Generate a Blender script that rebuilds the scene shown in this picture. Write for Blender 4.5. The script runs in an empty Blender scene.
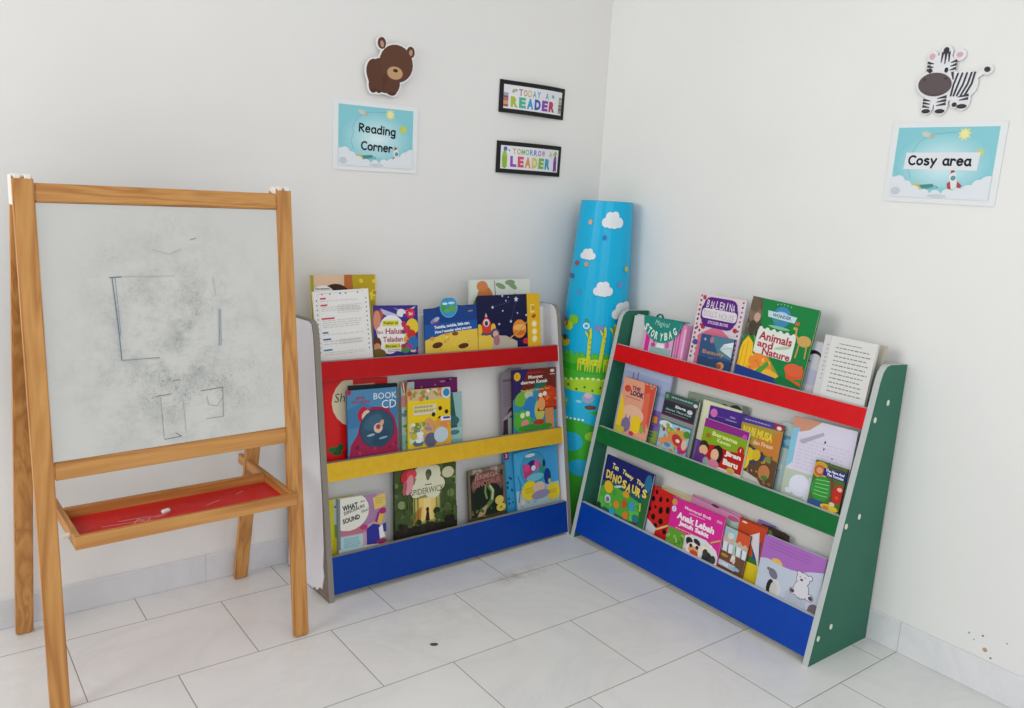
import bpy, bmesh, math, random
from mathutils import Vector, Matrix
random.seed(7)
scene = bpy.context.scene
C = scene.collection
PI = math.pi

# ------------------------------------------------------------------ materials
def lin(h):
    h = h.lstrip('#')
    out = []
    for i in (0, 2, 4):
        c = int(h[i:i+2], 16) / 255
        out.append(c / 12.92 if c <= .04045 else ((c + .055) / 1.055) ** 2.4)
    return out
_M = {}
def paint(h, rough=.42, gain=1.0, spec=.24):
    key = (h, rough, gain, spec)
    if key not in _M:
        m = bpy.data.materials.new('paint_' + h); m.use_nodes = True
        b = m.node_tree.nodes['Principled BSDF']
        c = lin(h)
        b.inputs['Base Color'].default_value = (*[min(.92, v * gain) for v in c], 1)
        b.inputs['Roughness'].default_value = rough
        b.inputs['Specular IOR Level'].default_value = spec
        _M[key] = m
    return _M[key]
class NT:
    """small helper to write node trees"""
    def __init__(self, name):
        self.m = bpy.data.materials.new(name); self.m.use_nodes = True
        self.t = self.m.node_tree; self.b = self.t.nodes['Principled BSDF']
    def n(self, typ, **kw):
        nd = self.t.nodes.new(typ)
        for k, v in kw.items(): setattr(nd, k, v)
        return nd
    def l(self, a, b): self.t.links.new(a, b)
    def coord(self, out='Object', scale=(1, 1, 1), loc=(0, 0, 0)):
        tc = self.n('ShaderNodeTexCoord'); mp = self.n('ShaderNodeMapping')
        mp.inputs['Scale'].default_value = scale; mp.inputs['Location'].default_value = loc
        self.l(tc.outputs[out], mp.inputs['Vector']); return mp.outputs['Vector']
    def noise(self, vec, scale, detail=4, rough=.55, dist=0):
        nd = self.n('ShaderNodeTexNoise'); self.l(vec, nd.inputs['Vector'])
        nd.inputs['Scale'].default_value = scale; nd.inputs['Detail'].default_value = detail
        nd.inputs['Roughness'].default_value = rough; nd.inputs['Distortion'].default_value = dist
        return nd.outputs['Fac']
    def ramp(self, fac, stops):
        r = self.n('ShaderNodeValToRGB'); self.l(fac, r.inputs['Fac'])
        e = r.color_ramp.elements
        while len(e) < len(stops): e.new(.5)
        for el, (p, c) in zip(e, stops): el.position = p; el.color = (*c, 1)
        return r.outputs['Color']
    def mix(self, fac, a, b, mode='MIX'):
        m = self.n('ShaderNodeMix', data_type='RGBA', blend_type=mode)
        for s, v in ((m.inputs[0], fac), (m.inputs[6], a), (m.inputs[7], b)):
            if hasattr(v, 'links'): self.l(v, s)
            elif isinstance(v, (int, float)): s.default_value = v
            else: s.default_value = (*v, 1)
        return m.outputs[2]
    def math(self, op, a, b=0.0, c=None):
        m = self.n('ShaderNodeMath', operation=op)
        for s, v in zip(m.inputs, (a, b, c)):
            if v is None: continue
            if hasattr(v, 'links'): self.l(v, s)
            else: s.default_value = v
        return m.outputs[0]
    def bump(self, h, strength=.2, dist=.002):
        b = self.n('ShaderNodeBump'); b.inputs['Strength'].default_value = strength
        b.inputs['Distance'].default_value = dist
        self.l(h, b.inputs['Height']); self.l(b.outputs['Normal'], self.b.inputs['Normal'])

def wood(name, axis, seed=0):
    k = NT(name)
    sc = [17, 17, 17]; sc[axis] = .75
    v = k.coord('Object', tuple(sc), (seed, seed * .7, seed * .3))
    n1 = k.noise(v, .9, 3, .5, .5)
    rings = k.math('FRACT', k.math('MULTIPLY', n1, 7.0))
    tri = k.math('ABSOLUTE', k.math('SUBTRACT', rings, .5))
    sc2 = [160, 160, 160]; sc2[axis] = 5
    fine = k.noise(k.coord('Object', tuple(sc2)), 1.0, 2)
    col = k.ramp(tri, [(0, lin('#b0763a')), (.28, lin('#c88f4c')), (.5, lin('#d19a57'))])
    col = k.mix(k.math('MULTIPLY', fine, .35), col, lin('#9a6028'))
    k.l(col, k.b.inputs['Base Color']); k.b.inputs['Roughness'].default_value = .42
    k.bump(fine, .08)
    return k.m
WOOD_X, WOOD_Y, WOOD_Z = wood('pine_x', 0, 1.3), wood('pine_y', 1, 2.1), wood('pine_z', 2, 4.2)

def wall_mat(name, base, specks=(), scratches=False):
    k = NT(name)
    v = k.coord('Object')
    big = k.noise(v, 1.3, 5, .6)
    fine = k.noise(v, 60, 3)
    col = k.ramp(big, [(.3, [c * .95 for c in base]), (.7, base)])
    st = k.noise(k.coord('Object', (9, 9, 2.2)), 1.0, 6, .65)
    col = k.mix(k.math('MULTIPLY', k.math('GREATER_THAN', st, .71), .07), col, lin('#8d8577'))
    tc = k.n('ShaderNodeTexCoord')
    for (p, r, h) in specks:
        d = k.n('ShaderNodeVectorMath', operation='DISTANCE')
        k.l(tc.outputs['Object'], d.inputs[0]); d.inputs[1].default_value = p
        wob = k.math('ADD', d.outputs['Value'], k.math('MULTIPLY', k.math('SUBTRACT', fine, .5), r * .8))
        col = k.mix(k.math('MULTIPLY', k.math('LESS_THAN', wob, r), .8), col, lin(h))
    k.l(col, k.b.inputs['Base Color']); k.b.inputs['Roughness'].default_value = .55
    k.b.inputs['Specular IOR Level'].default_value = .25
    k.bump(k.math('ADD', fine, k.math('MULTIPLY', k.noise(v, 14, 3), 1.5)), .05, .003)
    return k.m
def tile_mat(name, axis_u, w, h, ou, ov, half=True, grout=.0016, tint=(.77, .765, .75), smears=()):
    """running-bond marble tiles in metres, laid along object X/Y or X/Z"""
    k = NT(name)
    tc = k.n('ShaderNodeTexCoord'); sp = k.n('ShaderNodeSeparateXYZ'); k.l(tc.outputs['Object'], sp.inputs[0])
    U = sp.outputs[axis_u[0]]; V = sp.outputs[axis_u[1]]
    cb = k.n('ShaderNodeCombineXYZ')
    k.l(k.math('ADD', U, ou), cb.inputs[0]); k.l(k.math('ADD', V, ov), cb.inputs[1])
    br = k.n('ShaderNodeTexBrick'); k.l(cb.outputs[0], br.inputs['Vector'])
    br.offset = .5 if half else 0; br.offset_frequency = 2; br.squash = 1
    br.inputs['Scale'].default_value = 1; br.inputs['Brick Width'].default_value = w
    br.inputs['Row Height'].default_value = h; br.inputs['Mortar Size'].default_value = grout
    br.inputs['Mortar Smooth'].default_value = .3; br.inputs['Bias'].default_value = 0
    br.inputs['Color1'].default_value = (*[c * .965 for c in tint], 1)
    br.inputs['Color2'].default_value = (*[c * 1.02 for c in tint], 1)
    br.inputs['Mortar'].default_value = (*lin('#989389' if half else '#c9c7c3'), 1)
    v = tc.outputs['Object']
    vein = k.noise(v, 2.6, 7, .62, 1.4)
    ve = k.ramp(k.math('ABSOLUTE', k.math('SUBTRACT', vein, .5)), [(0, (.93, .935, .94)), (.05, (.97, .97, .97)), (.2, (1, 1, 1))])
    cl = k.ramp(k.noise(v, 4, 4), [(.3, (.955, .955, .96)), (.7, (1, 1, .995))])
    col = k.mix(1.0, br.outputs['Color'], ve, 'MULTIPLY'); col = k.mix(.9, col, cl, 'MULTIPLY')
    for (cx, cy, rx, ry, amt) in smears:
        mp = k.n('ShaderNodeMapping'); mp.inputs['Location'].default_value = (-cx/rx, -cy/ry, 0); mp.inputs['Scale'].default_value = (1/rx, 1/ry, 1)
        k.l(v, mp.inputs['Vector']); ln = k.n('ShaderNodeVectorMath', operation='LENGTH'); k.l(mp.outputs[0], ln.inputs[0])
        fall = k.math('MAXIMUM', k.math('SUBTRACT', 1.0, ln.outputs['Value']), 0.0)
        g = k.math('MAXIMUM', k.math('SUBTRACT', k.noise(v, 22, 5, .7), .40), 0.0)
        col = k.mix(k.math('MINIMUM', k.math('MULTIPLY', k.math('MULTIPLY', fall, g), amt), .6), col, lin('#a4977a'))
    k.l(col, k.b.inputs['Base Color'])
    k.l(k.math('ADD', k.math('MULTIPLY', br.outputs['Fac'], .4), k.math('ADD', .2, k.math('MULTIPLY', cl, .08))), k.b.inputs['Roughness'])
    k.b.inputs['Specular IOR Level'].default_value = .45
    k.bump(k.math('SUBTRACT', 1.0, br.outputs['Fac']), .25, .001)
    return k.m

# ------------------------------------------------------------------ objects
def setp(o, label=None, cat=None, group=None, kind=None):
    if label: o['label'] = label
    if cat: o['category'] = cat
    if group: o['group'] = group
    if kind: o['kind'] = kind
    return o
def empty(name, M=None, **kw):
    o = bpy.data.objects.new(name, None); C.objects.link(o)
    o.empty_display_size = .05
    if M is not None: o.matrix_world = M
    return setp(o, **kw)
def link(name, me, parent=None, **kw):
    o = bpy.data.objects.new(name, me); C.objects.link(o)
    if parent is not None: o.parent = parent
    return setp(o, **kw)
def mesh(name, verts, faces, mats, idx=None, smooth=False):
    me = bpy.data.meshes.new(name); me.from_pydata([tuple(v) for v in verts], [], faces)
    for m in mats: me.materials.append(m)
    if idx: me.polygons.foreach_set('material_index', idx)
    if smooth: me.polygons.foreach_set('use_smooth', [True] * len(me.polygons))
    me.update(); return me
def box_data(x0, x1, y0, y1, z0, z1):
    v = [(x0,y0,z0),(x1,y0,z0),(x1,y1,z0),(x0,y1,z0),(x0,y0,z1),(x1,y0,z1),(x1,y1,z1),(x0,y1,z1)]
    f = [(3,2,1,0),(4,5,6,7),(0,1,5,4),(1,2,6,5),(2,3,7,6),(3,0,4,7)]
    return v, f
def bevelled(me, w, seg=2):
    bm = bmesh.new(); bm.from_mesh(me)
    bmesh.ops.bevel(bm, geom=bm.edges[:], offset=w, segments=seg, affect='EDGES', profile=.6)
    bm.to_mesh(me); bm.free(); me.update(); return me
def box(name, b, m, parent=None, bev=.0, **kw):
    v, f = box_data(*b); me = mesh(name, v, f, [m])
    if bev: bevelled(me, bev)
    return link(name, me, parent, **kw)
def prism(name, pts, ext, mats, parent=None, mat_side=0, bev=0, **kw):
    """polygon pts (3-D, planar) swept by vector ext"""
    n = len(pts); e = Vector(ext)
    v = [Vector(p) for p in pts] + [Vector(p) + e for p in pts]
    f = [tuple(range(n))[::-1], tuple(range(n, 2*n))] + [(i, (i+1) % n, n+(i+1) % n, n+i) for i in range(n)]
    idx = [0, 0] + [mat_side] * n
    me = mesh(name, v, f, mats, idx)
    bm = bmesh.new(); bm.from_mesh(me); bmesh.ops.recalc_face_normals(bm, faces=bm.faces)
    if bev: bmesh.ops.bevel(bm, geom=bm.edges[:], offset=bev, segments=2, affect='EDGES')
    bm.to_mesh(me); bm.free()
    return link(name, me, parent, **kw)

# ------------------------------------------------------------------ printed artwork as flat polygons
_TXT = {}
def text_polys(s, bold=0.0):
    key = (s, bold)
    if key not in _TXT:
        cu = bpy.data.curves.new('t', 'FONT'); cu.body = s; cu.size = 1; cu.resolution_u = 2; cu.offset = bold
        ob = bpy.data.objects.new('t', cu); C.objects.link(ob)
        dg = bpy.context.evaluated_depsgraph_get(); dg.update()
        me = bpy.data.meshes.new_from_object(ob.evaluated_get(dg))
        bt = bmesh.new(); bt.from_mesh(me); bmesh.ops.triangulate(bt, faces=bt.faces); bt.to_mesh(me); bt.free()
        vs = [(v.co.x, v.co.y) for v in me.vertices]; fs = [tuple(p.vertices) for p in me.polygons]
        bpy.data.objects.remove(ob); bpy.data.curves.remove(cu); bpy.data.meshes.remove(me)
        xs = [v[0] for v in vs]; ys = [v[1] for v in vs]
        x0, x1, y0, y1 = min(xs), max(xs), min(ys), max(ys)
        _TXT[key] = ([((x-x0)/(x1-x0), (y-y0)/(y1-y0)) for x, y in vs], fs)
    return _TXT[key]
# handwritten stroke letters: strokes in a unit x-height grid
def arc(cx, cy, rx, ry, a0, a1, n=10):
    return [(cx + rx*math.cos(math.radians(a0+(a1-a0)*i/n)), cy + ry*math.sin(math.radians(a0+(a1-a0)*i/n))) for i in range(n+1)]
HAND = {
 'R': (.62, [[(0,0),(0,1.42)], [(0,1.36)] + arc(.18,1.06,.36,.32,90,-90) + [(0,.72)], [(.12,.72),(.6,0)]]),
 'C': (.72, [arc(.42,.7,.42,.7,50,310,14)]),
 'e': (.6, [[(.03,.52),(.56,.56)] + arc(.3,.5,.28,.48,12,320,14)]),
 'a': (.6, [arc(.28,.48,.27,.47,50,320,14), [(.54,.95),(.52,.3),(.62,0)]]),
 'd': (.6, [arc(.28,.46,.27,.45,40,330,14), [(.55,1.42),(.55,0)]]),
 'i': (.12, [[(.05,.95),(.05,0)], [(.05,1.28),(.05,1.32)]]),
 'n': (.55, [[(.02,.95),(.02,0)], [(.02,.55)] + arc(.27,.6,.24,.34,150,0,8) + [(.52,0)]]),
 'g': (.6, [arc(.28,.48,.27,.45,40,330,14), [(.55,.95),(.55,-.25)] + arc(.3,-.25,.25,.2,0,-160,8)]),
 'o': (.62, [arc(.3,.47,.29,.46,0,360,16)]),
 'r': (.45, [[(.02,.95),(.02,0)], [(.02,.6)] + arc(.26,.62,.22,.3,150,30,6)]),
 's': (.5, [arc(.26,.72,.22,.23,40,200,8) + arc(.24,.25,.24,.25,80,-150,10)]),
 'y': (.58, [[(.02,.95),(.3,.1)], [(.56,.95),(.1,-.45)]]),
}
def clip(poly, x0, y0, x1, y1):
    def cut(P, ins, inter):
        out = []
        for i in range(len(P)):
            a, b = P[i-1], P[i]
            if ins(b):
                if not ins(a): out.append(inter(a, b))
                out.append(b)
            elif ins(a): out.append(inter(a, b))
        return out
    def ix(X): return lambda a, b: (X, a[1] + (b[1]-a[1]) * (X-a[0]) / (b[0]-a[0]))
    def iy(Y): return lambda a, b: (a[0] + (b[0]-a[0]) * (Y-a[1]) / (b[1]-a[1]), Y)
    for ins, it in ((lambda p: p[0] >= x0, ix(x0)), (lambda p: p[0] <= x1, ix(x1)),
                    (lambda p: p[1] >= y0, iy(y0)), (lambda p: p[1] <= y1, iy(y1))):
        if poly: poly = cut(poly, ins, it)
    return poly
class Art:
    """drawing on a w x h metre sheet. x 0..1 left-right, y 0..1 downwards over the part above `hid`."""
    def __init__(s, w, h, hid=0.0, step=4e-5, rough=.38, gain=1.0, outline=None):
        s.w, s.h, s.hid, s.step, s.rough, s.gain = w, h, hid, step, rough, gain
        s.items = []; s.layer = 0; s.k = (h - hid)
    def P(s, x, y): return (x * s.w, s.h - y * s.k)
    def poly(s, pts, c, new=True):
        if new: s.layer += 1
        q = clip([s.P(*p) for p in pts], 0, 0, s.w, s.h)
        if len(q) > 2: s.items.append((q, [tuple(range(len(q)))], c, s.layer))
    def rect(s, x0, y0, x1, y1, c): s.poly([(x0,y0),(x1,y0),(x1,y1),(x0,y1)], c)
    def rrect(s, x0, y0, x1, y1, c, r=.04):
        a = s.k / s.w; pts = []; ry = r / a
        for cx, cy, t in ((x1-r,y0+ry,-90),(x1-r,y1-ry,0),(x0+r,y1-ry,90),(x0+r,y0+ry,180)):
            pts += [(cx + r*math.cos(math.radians(t+d)), cy + ry*math.sin(math.radians(t+d))) for d in (0,30,60,90)]
        s.poly(pts, c)
    def ell(s, cx, cy, rx, ry, c, rot=0, n=20, new=True, a0=0, a1=360):
        """rx, ry are fractions of the sheet WIDTH"""
        a = s.w / s.k; r = math.radians(rot); pts = []
        m = n if a1 - a0 >= 360 else n + 1
        for i in range(m):
            t = math.radians(a0 + (a1-a0)*i/n); X, Y = rx*math.cos(t), ry*math.sin(t)
            pts.append((cx + X*math.cos(r) - Y*math.sin(r), cy + (X*math.sin(r) + Y*math.cos(r))*a))
        s.poly(pts, c, new)
    def star(s, cx, cy, r, c, n=5, inner=.45):
        a = s.w / s.k
        s.poly([(cx + (r if i%2==0 else r*inner)*math.sin(PI*i/n), cy - (r if i%2==0 else r*inner)*math.cos(PI*i/n)*a) for i in range(2*n)], c)
    def cloud(s, cx, cy, r, c):
        s.layer += 1
        a = s.w / s.k
        for dx, dy, q in ((0,0,1),(-.95,.3,.68),(.95,.25,.72),(-.45,-.25,.7),(.45,-.45,.75),(.1,.45,.75)):
            s.ell(cx+dx*r, cy+dy*r*a, q*r, q*r, c, n=14, new=True)
    def line(s, pts, wd, c, cap=True):
        """polyline, width as a fraction of the sheet width"""
        s.layer += 1
        a = s.w / s.k
        Q = [(x, y / a) for x, y in pts]
        for (x0,y0),(x1,y1) in zip(Q, Q[1:]):
            L = math.hypot(x1-x0, y1-y0)
            if L < 1e-9: continue
            nx, ny = -(y1-y0)/L*wd/2, (x1-x0)/L*wd/2
            s.poly([(x0+nx,(y0+ny)*a),(x1+nx,(y1+ny)*a),(x1-nx,(y1-ny)*a),(x0-nx,(y0-ny)*a)], c, False)
        if cap:
            s.layer += 1
            for x, y in pts: s.ell(x, y, wd/2, wd/2, c, n=8, new=False)
    def text(s, t, x, y, w, h, c, bold=.02, rot=0, shear=0):
        """box left-top x,y; w fraction of width; h fraction of visible height"""
        s.layer += 1
        vs, fs = text_polys(t, bold)
        X0, Y0 = s.P(x, y); W, H = w * s.w, h * s.k
        r = math.radians(rot); cs, sn = math.cos(r), math.sin(r)
        out = []
        for u, v in vs:
            a, b = u * W + shear * (v-.5) * H, (v - 1) * H
            out.append((X0 + a*cs - b*sn, Y0 + a*sn + b*cs))
        s.items.append((out, fs, c, s.layer))
    def hand(s, t, x, y, xh, c, wd, rot=0, width=None):
        """stroke lettering; x,y baseline start (fractions), xh x-height in fractions of the width"""
        tot = sum((HAND[ch][0] if ch in HAND else .35) + .22 for ch in t) - .22
        kx = xh if width is None else width / tot
        a = s.w / s.k; r = math.radians(rot); px = 0
        for ch in t:
            if ch not in HAND: px += .57; continue
            aw, strokes = HAND[ch]
            for st in strokes:
                pts = []
                for u, v in st:
                    X, Y = (px + u) * kx, v * xh
                    pts.append((x + X*math.cos(r) - Y*math.sin(r), y - (X*math.sin(r) + Y*math.cos(r)) * a))
                s.line(pts, wd, c)
            px += aw + .22
    def lines(s, x0, y0, x1, y1, n, c, th=.35, seed=1, words=True):
        """n rows of print too small to read"""
        rn = random.Random(seed); s.layer += 1
        dy = (y1-y0)/n
        for i in range(n):
            y = y0 + i*dy; x = x0; end = x1 - rn.random()*.15*(x1-x0)
            while x < end:
                L = rn.uniform(.05, .13) * (x1-x0) if words else (end - x)
                s.poly([(x,y),(min(x+L,end),y),(min(x+L,end),y+dy*th),(x,y+dy*th)], c, False)
                x += L + .025*(x1-x0)
    def scatter(s, x0, y0, x1, y1, n, r, cols, seed=1):
        rn = random.Random(seed)
        for i in range(n):
            q = rn.uniform(.5, 1) * r
            s.ell(rn.uniform(x0,x1), rn.uniform(y0,y1), q, q*rn.uniform(.6,1), rn.choice(cols), rot=rn.uniform(0,90), n=9)
    def emit(s, V, F, I, mats, zbase=0.0, fn=None, strip=None, rough=None):
        rough = rough or s.rough
        for pts, fs, c, L in s.items:
            m = paint(c, rough, s.gain)
            if m not in mats: mats.append(m)
            mi = mats.index(m); z = zbase + L * s.step
            if strip and len(fs) > 0:
                for f in fs:
                    P = [pts[i] for i in f]; lo, hi = min(p[0] for p in P), max(p[0] for p in P)
                    k = int(math.floor(lo/strip))
                    while k*strip < hi:
                        q = clip(P, k*strip, -9, (k+1)*strip, 9)
                        if len(q) > 2:
                            b = len(V); V += [fn(x, y, z) for x, y in q]; F.append(tuple(range(b, b+len(q)))); I.append(mi)
                        k += 1
            else:
                b = len(V)
                V += [fn(x, y, z) if fn else (x, y, z) for x, y in pts]
                for f in fs: F.append(tuple(b+i for i in f)); I.append(mi)
def fix_normals(me, d):
    """turn thin print faces towards +d"""
    bm = bmesh.new(); bm.from_mesh(me); bm.normal_update()
    for f in bm.faces:
        if f.normal.dot(Vector(d)) < 0 and abs(f.normal.dot(Vector(d))) > .9: f.normal_flip()
    bm.to_mesh(me); bm.free()

# ------------------------------------------------------------------ camera (measured from the tile grid and wall posters)
cam = bpy.data.cameras.new('camera'); cam.sensor_width = 36; cam.lens = 825.6 / 1024 * 36
co = bpy.data.objects.new('camera', cam); C.objects.link(co)
RT = Vector((.799537, -.598087, .055067)); UP = Vector((.076540, .192396, .978328)); FW = Vector((.595720, .777995, -.199605))
co.matrix_world = Matrix(((RT.x, UP.x, -FW.x, -2.2878), (RT.y, UP.y, -FW.y, -2.4780), (RT.z, UP.z, -FW.z, 1.2781), (0,0,0,1)))
cam.clip_start = .05
scene.camera = co

# ------------------------------------------------------------------ room shell
TW, TH, W0, XR = .4212, .3199, .1546, .2984
floor_m = tile_mat('marble_floor', (0, 1), TW, TH, XR, W0, smears=((-.68,-.475,.17,.06,3.2),(-1.05,-.55,.3,.2,.8)))
box('floor', (-4.5, .1, -4.5, .1, -.1, 0), floor_m, kind='structure')
specks = [((0,-1.661,.122), .006, '#b07a3a'), ((0,-1.678,.106), .003, '#6b4a2c'), ((0,-1.65,.158), .003, '#4a4038'),
          ((0,-1.615,.150), .0025, '#6b6258'), ((0,-1.63,.137), .002, '#6b6258'), ((0,-1.685,.09), .0025, '#8a6a44'), ((0,-1.71,.165), .0025, '#a39a8c')]
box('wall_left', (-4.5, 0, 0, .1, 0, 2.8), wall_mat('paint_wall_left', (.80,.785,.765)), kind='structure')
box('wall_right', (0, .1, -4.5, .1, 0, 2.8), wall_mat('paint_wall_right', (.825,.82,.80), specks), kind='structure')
bl_m = tile_mat('marble_skirting_left', (0, 2), TW, 9, XR, .5, half=False, tint=(.70,.705,.73))
br_m = tile_mat('marble_skirting_right', (1, 2), .4, 9, 1.436, .5, half=False, tint=(.80,.80,.82))
def skirting(name, b, m, side):
    v, f = box_data(*b); me = mesh(name, v, f, [m]); bevelled(me, .003)
    return link(name, me, kind='structure')
skirting('baseboard_left', (-4.5, -.0005, -.009, 0, 0, .088), bl_m, 0)
skirting('baseboard_right', (-.009, 0, -4.5, -.0095, 0, .095), br_m, 1)

# ------------------------------------------------------------------ display shelves
KK, KB, ZR, FLZ = {'L': (.150, .183), 'R': (.193, .205)}, .15, (.73, .425, .137), (.685, .382, .034)
SAG = {'L': .025, 'R': .0}
FR = {}
def frame(key):
    if key == 'L': O, s = Vector((-1.2994, -.0231, 0)), Vector((.9997, .024, 0))
    else: O, s = Vector((0, -.340, 0)), Vector((0, -1, 0))
    d = Vector((s.y, -s.x, 0))
    return O, s, d
def frame_matrix(key):          # local x = along shelf, y = outward from wall, z = up
    O, s, d = frame(key)
    return Matrix(((s.x, d.x, 0, O.x), (s.y, d.y, 0, O.y), (0, 0, 1, 0), (0, 0, 0, 1)))
S0 = {'L': 0.0, 'R': -.020}
def fd(z, key='R', s=1.0): return .31 - (KK[key][0] + (KK[key][1]-KK[key][0])*s) * z
BACK = .012
RED = paint('#cf1c22', .4); BLUE = paint('#0c3a9e', .42)
def rough_paint(name, h, sc=40, amt=.12):
    k = NT(name); n = k.noise(k.coord(), sc, 4)
    c = lin(h); k.l(k.ramp(n, [(.3, [x*(1-amt) for x in c]), (.7, c)]), k.b.inputs['Base Color'])
    k.b.inputs['Roughness'].default_value = .42; k.b.inputs['Specular IOR Level'].default_value = .2; return k.m
RACK = {
 'L': dict(side=rough_paint('white_laminate', '#dcdde2', 9, .05), edge=paint('#8b857b', .5),
           rails=(rough_paint('red_rail_l', '#bd0f16'), rough_paint('yellow_rail', '#e0b42c'), rough_paint('blue_rail_l', '#053c98')),
           lab='white-sided three-tier book display shelf with red, yellow and blue rails'),
 'R': dict(side=rough_paint('green_laminate', '#2c6d58', 9, .08), edge=paint('#b9bfbe', .5),
           rails=(rough_paint('red_rail_r', '#d60c17'), rough_paint('green_rail', '#0d6b33'), rough_paint('blue_rail_r', '#0642a8')),
           lab='green-sided three-tier book display shelf with red, green and blue rails'),
}
BOARD = rough_paint('white_board', '#e6e5e2', 6, .04)
CAP = paint('#e6e6d2', .4)
CORE = rough_paint('bare_chipboard', '#85796c', 60, .3)
def rack(key):
    R = RACK[key]
    root = empty('book_display_shelf', frame_matrix(key), label=R['lab'] + (' against the left wall' if key == 'L' else ' against the right wall'),
                 cat='bookshelf', group='three-tier book display shelves')
    H = .852
    for i, x0 in enumerate((S0[key], .982)):
        def fe(z): return fd(z, key, float(i))
        pr = [(BACK, 0), (fe(0), 0), (fe(.81), .81), (fe(.833)-.004, .833), (fe(.847)-.014, .847), (fe(.852)-.03, .852), (BACK, H - .006)]
        p = prism('side_panel', [(x0, y, z) for y, z in pr], (.018, 0, 0), [R['side'], R['edge'], CORE], root, mat_side=1, bev=0)
        if key == 'L' and i == 0:
            for f_ in p.data.polygons:
                if f_.normal.x < -.9: f_.material_index = 2
        if key == 'R' and i == 1:
            for y, z in ((.145,.70),(.215,.402),(.277,.078),(.089,.743),(.153,.418),(.219,.098)):
                v = []; n = 14
                for k in range(n): v.append((1.0, y + .0065*math.cos(2*PI*k/n), z + .0085*math.sin(2*PI*k/n)))
                prism('screw_cap', v, (.0015, 0, 0), [CAP], p)
        if key == 'L' and i == 0:   # white facing coming loose at the foot
            q = [(BACK+.004,.012),(BACK+.03,.004),(.20,.004),(.214,.016),(.226,.010),(.240,.020),(.248,.03),(.262,.028),(.268,.05),(.274,.075),(.266,.10),(fe(.16)-.018,.16),(fe(.3)-.010,.3)]
            q += [(fe(.81)-.006, .81), (fe(.84)-.014, .842), (fe(.84)-.03, .848), (BACK+.002, .843)]
            prism('peeling_facing', [(-.003, y, z) for y, z in q], (.003, 0, 0), [rough_paint('peeling_white', '#f3f4fa', 9, .03)], p, label='white facing with a torn lower corner')
    for t in range(3):
        zt = ZR[t]; zb = (.672, .368, .022)[t]
        s0 = 0; s1 = -SAG[key]
        # rail: slanted board between the panels
        pts = []
        th = .015
        xa, xb = S0[key] + .0181, .9819
        if t == 2 : sl = -.012 if key == 'L' else 0
        else: sl = s1
        def col(x, e, dz): return [(x, fd(zb,key,e), zb+dz), (x, fd(zt,key,e), zt+dz), (x, fd(zt,key,e)-th, zt+dz), (x, fd(zb,key,e)-th, zb+dz)]
        A, B = col(xa, 0, 0), col(xb, 1, sl)
        f = [(0,1,2,3),(7,6,5,4)] + [(i, 4+i, 4+(i+1)%4, (i+1)%4) for i in range(4)]
        def slab(name, A, B, mats, idx=None):
            me = mesh(name, A + B, f, mats, idx); bm = bmesh.new(); bm.from_mesh(me); bmesh.ops.recalc_face_normals(bm, faces=bm.faces); bm.to_mesh(me); bm.free()
            link(name, me, root)
        slab('display_rail', A, B, [R['rails'][t], R['edge']], [0,0,0,1,0,1])
        # tier floor, then the slanted back board behind the books (book plane: d = d0 - inset - KB z)
        zf = FLZ[t]; ztop = (.84, .672, .368)[t] - .004
        def d0(e): return fd(zt,key,e) + KB*zt
        def fl(x, e, dz):
            di = d0(e) - .080 - KB*zf; do = fd(zf,key,e) - th - .0005
            return [(x, di, zf+dz), (x, do, zf+dz), (x, do, zf-.010+dz), (x, di, zf-.010+dz)]
        slab('tier_floor', fl(xa,0,0), fl(xb,1,sl), [BOARD])
        def bb_(x, e): return [(x, d0(e)-.080-KB*zf, zf-.03), (x, d0(e)-.080-KB*ztop, ztop), (x, d0(e)-.090-KB*ztop, ztop), (x, d0(e)-.090-KB*zf, zf-.03)]
        slab('back_board', bb_(xa,0), bb_(xb,1), [BOARD])
    return root
rack('L'); rack('R')

# ------------------------------------------------------------------ books
GROUP = {('L',0): 'books on the top tier of the white-sided shelf', ('L',1): 'books on the middle tier of the white-sided shelf',
         ('L',2): 'books on the bottom tier of the white-sided shelf', ('R',0): 'books on the top tier of the green-sided shelf',
         ('R',1): 'books on the middle tier of the green-sided shelf', ('R',2): 'books on the bottom tier of the green-sided shelf'}
HID = (.045, .045, .103)
def place(sh, t, s, w, top, th_deg, ins, thick):
    """matrix of a book leaning in its tier, bottom edge on the tier floor; returns matrix and height"""
    O, sx, d = frame(sh); z = Vector((0,0,1))
    n = (d + z*KB).normalized(); v = (z - d*KB).normalized()
    zt = ZR[t]; d0 = fd(zt, sh, s + w/2) + KB*zt
    th = math.radians(th_deg); sn, cs = math.sin(th), math.cos(th)
    slope = SAG[sh] if t < 2 else (.012 if sh == 'L' else 0)
    c = thick * KB + .0015
    tl = top - w*sn/2                      # height of the top-left corner
    h = tl
    for _ in range(4):
        s0 = s + h*sn
        t0 = max(-slope*s0, -slope*(s0+w) - w*sn) + c
        h = (tl - t0) / cs
    zf = FLZ[t]
    base = O + sx*s0 + d*(d0 - ins - KB*zf) + z*zf + v*t0
    ex = sx*math.cos(th) + v*math.sin(th); ey = v*math.cos(th) - sx*math.sin(th)
    M = Matrix(((ex.x, ey.x, n.x, base.x), (ex.y, ey.y, n.y, base.y), (ex.z, ey.z, n.z, base.z), (0,0,0,1)))
    return M, h
def leaf_pages(w, h, th, parent, col='#e9e4d8'):
    v, f = box_data(.002, w-.0025, .0025, h-.0025, -th+.0014, -.0014)
    link('pages', mesh('pages', v, f, [paint(col, .7)]), parent)
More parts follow.
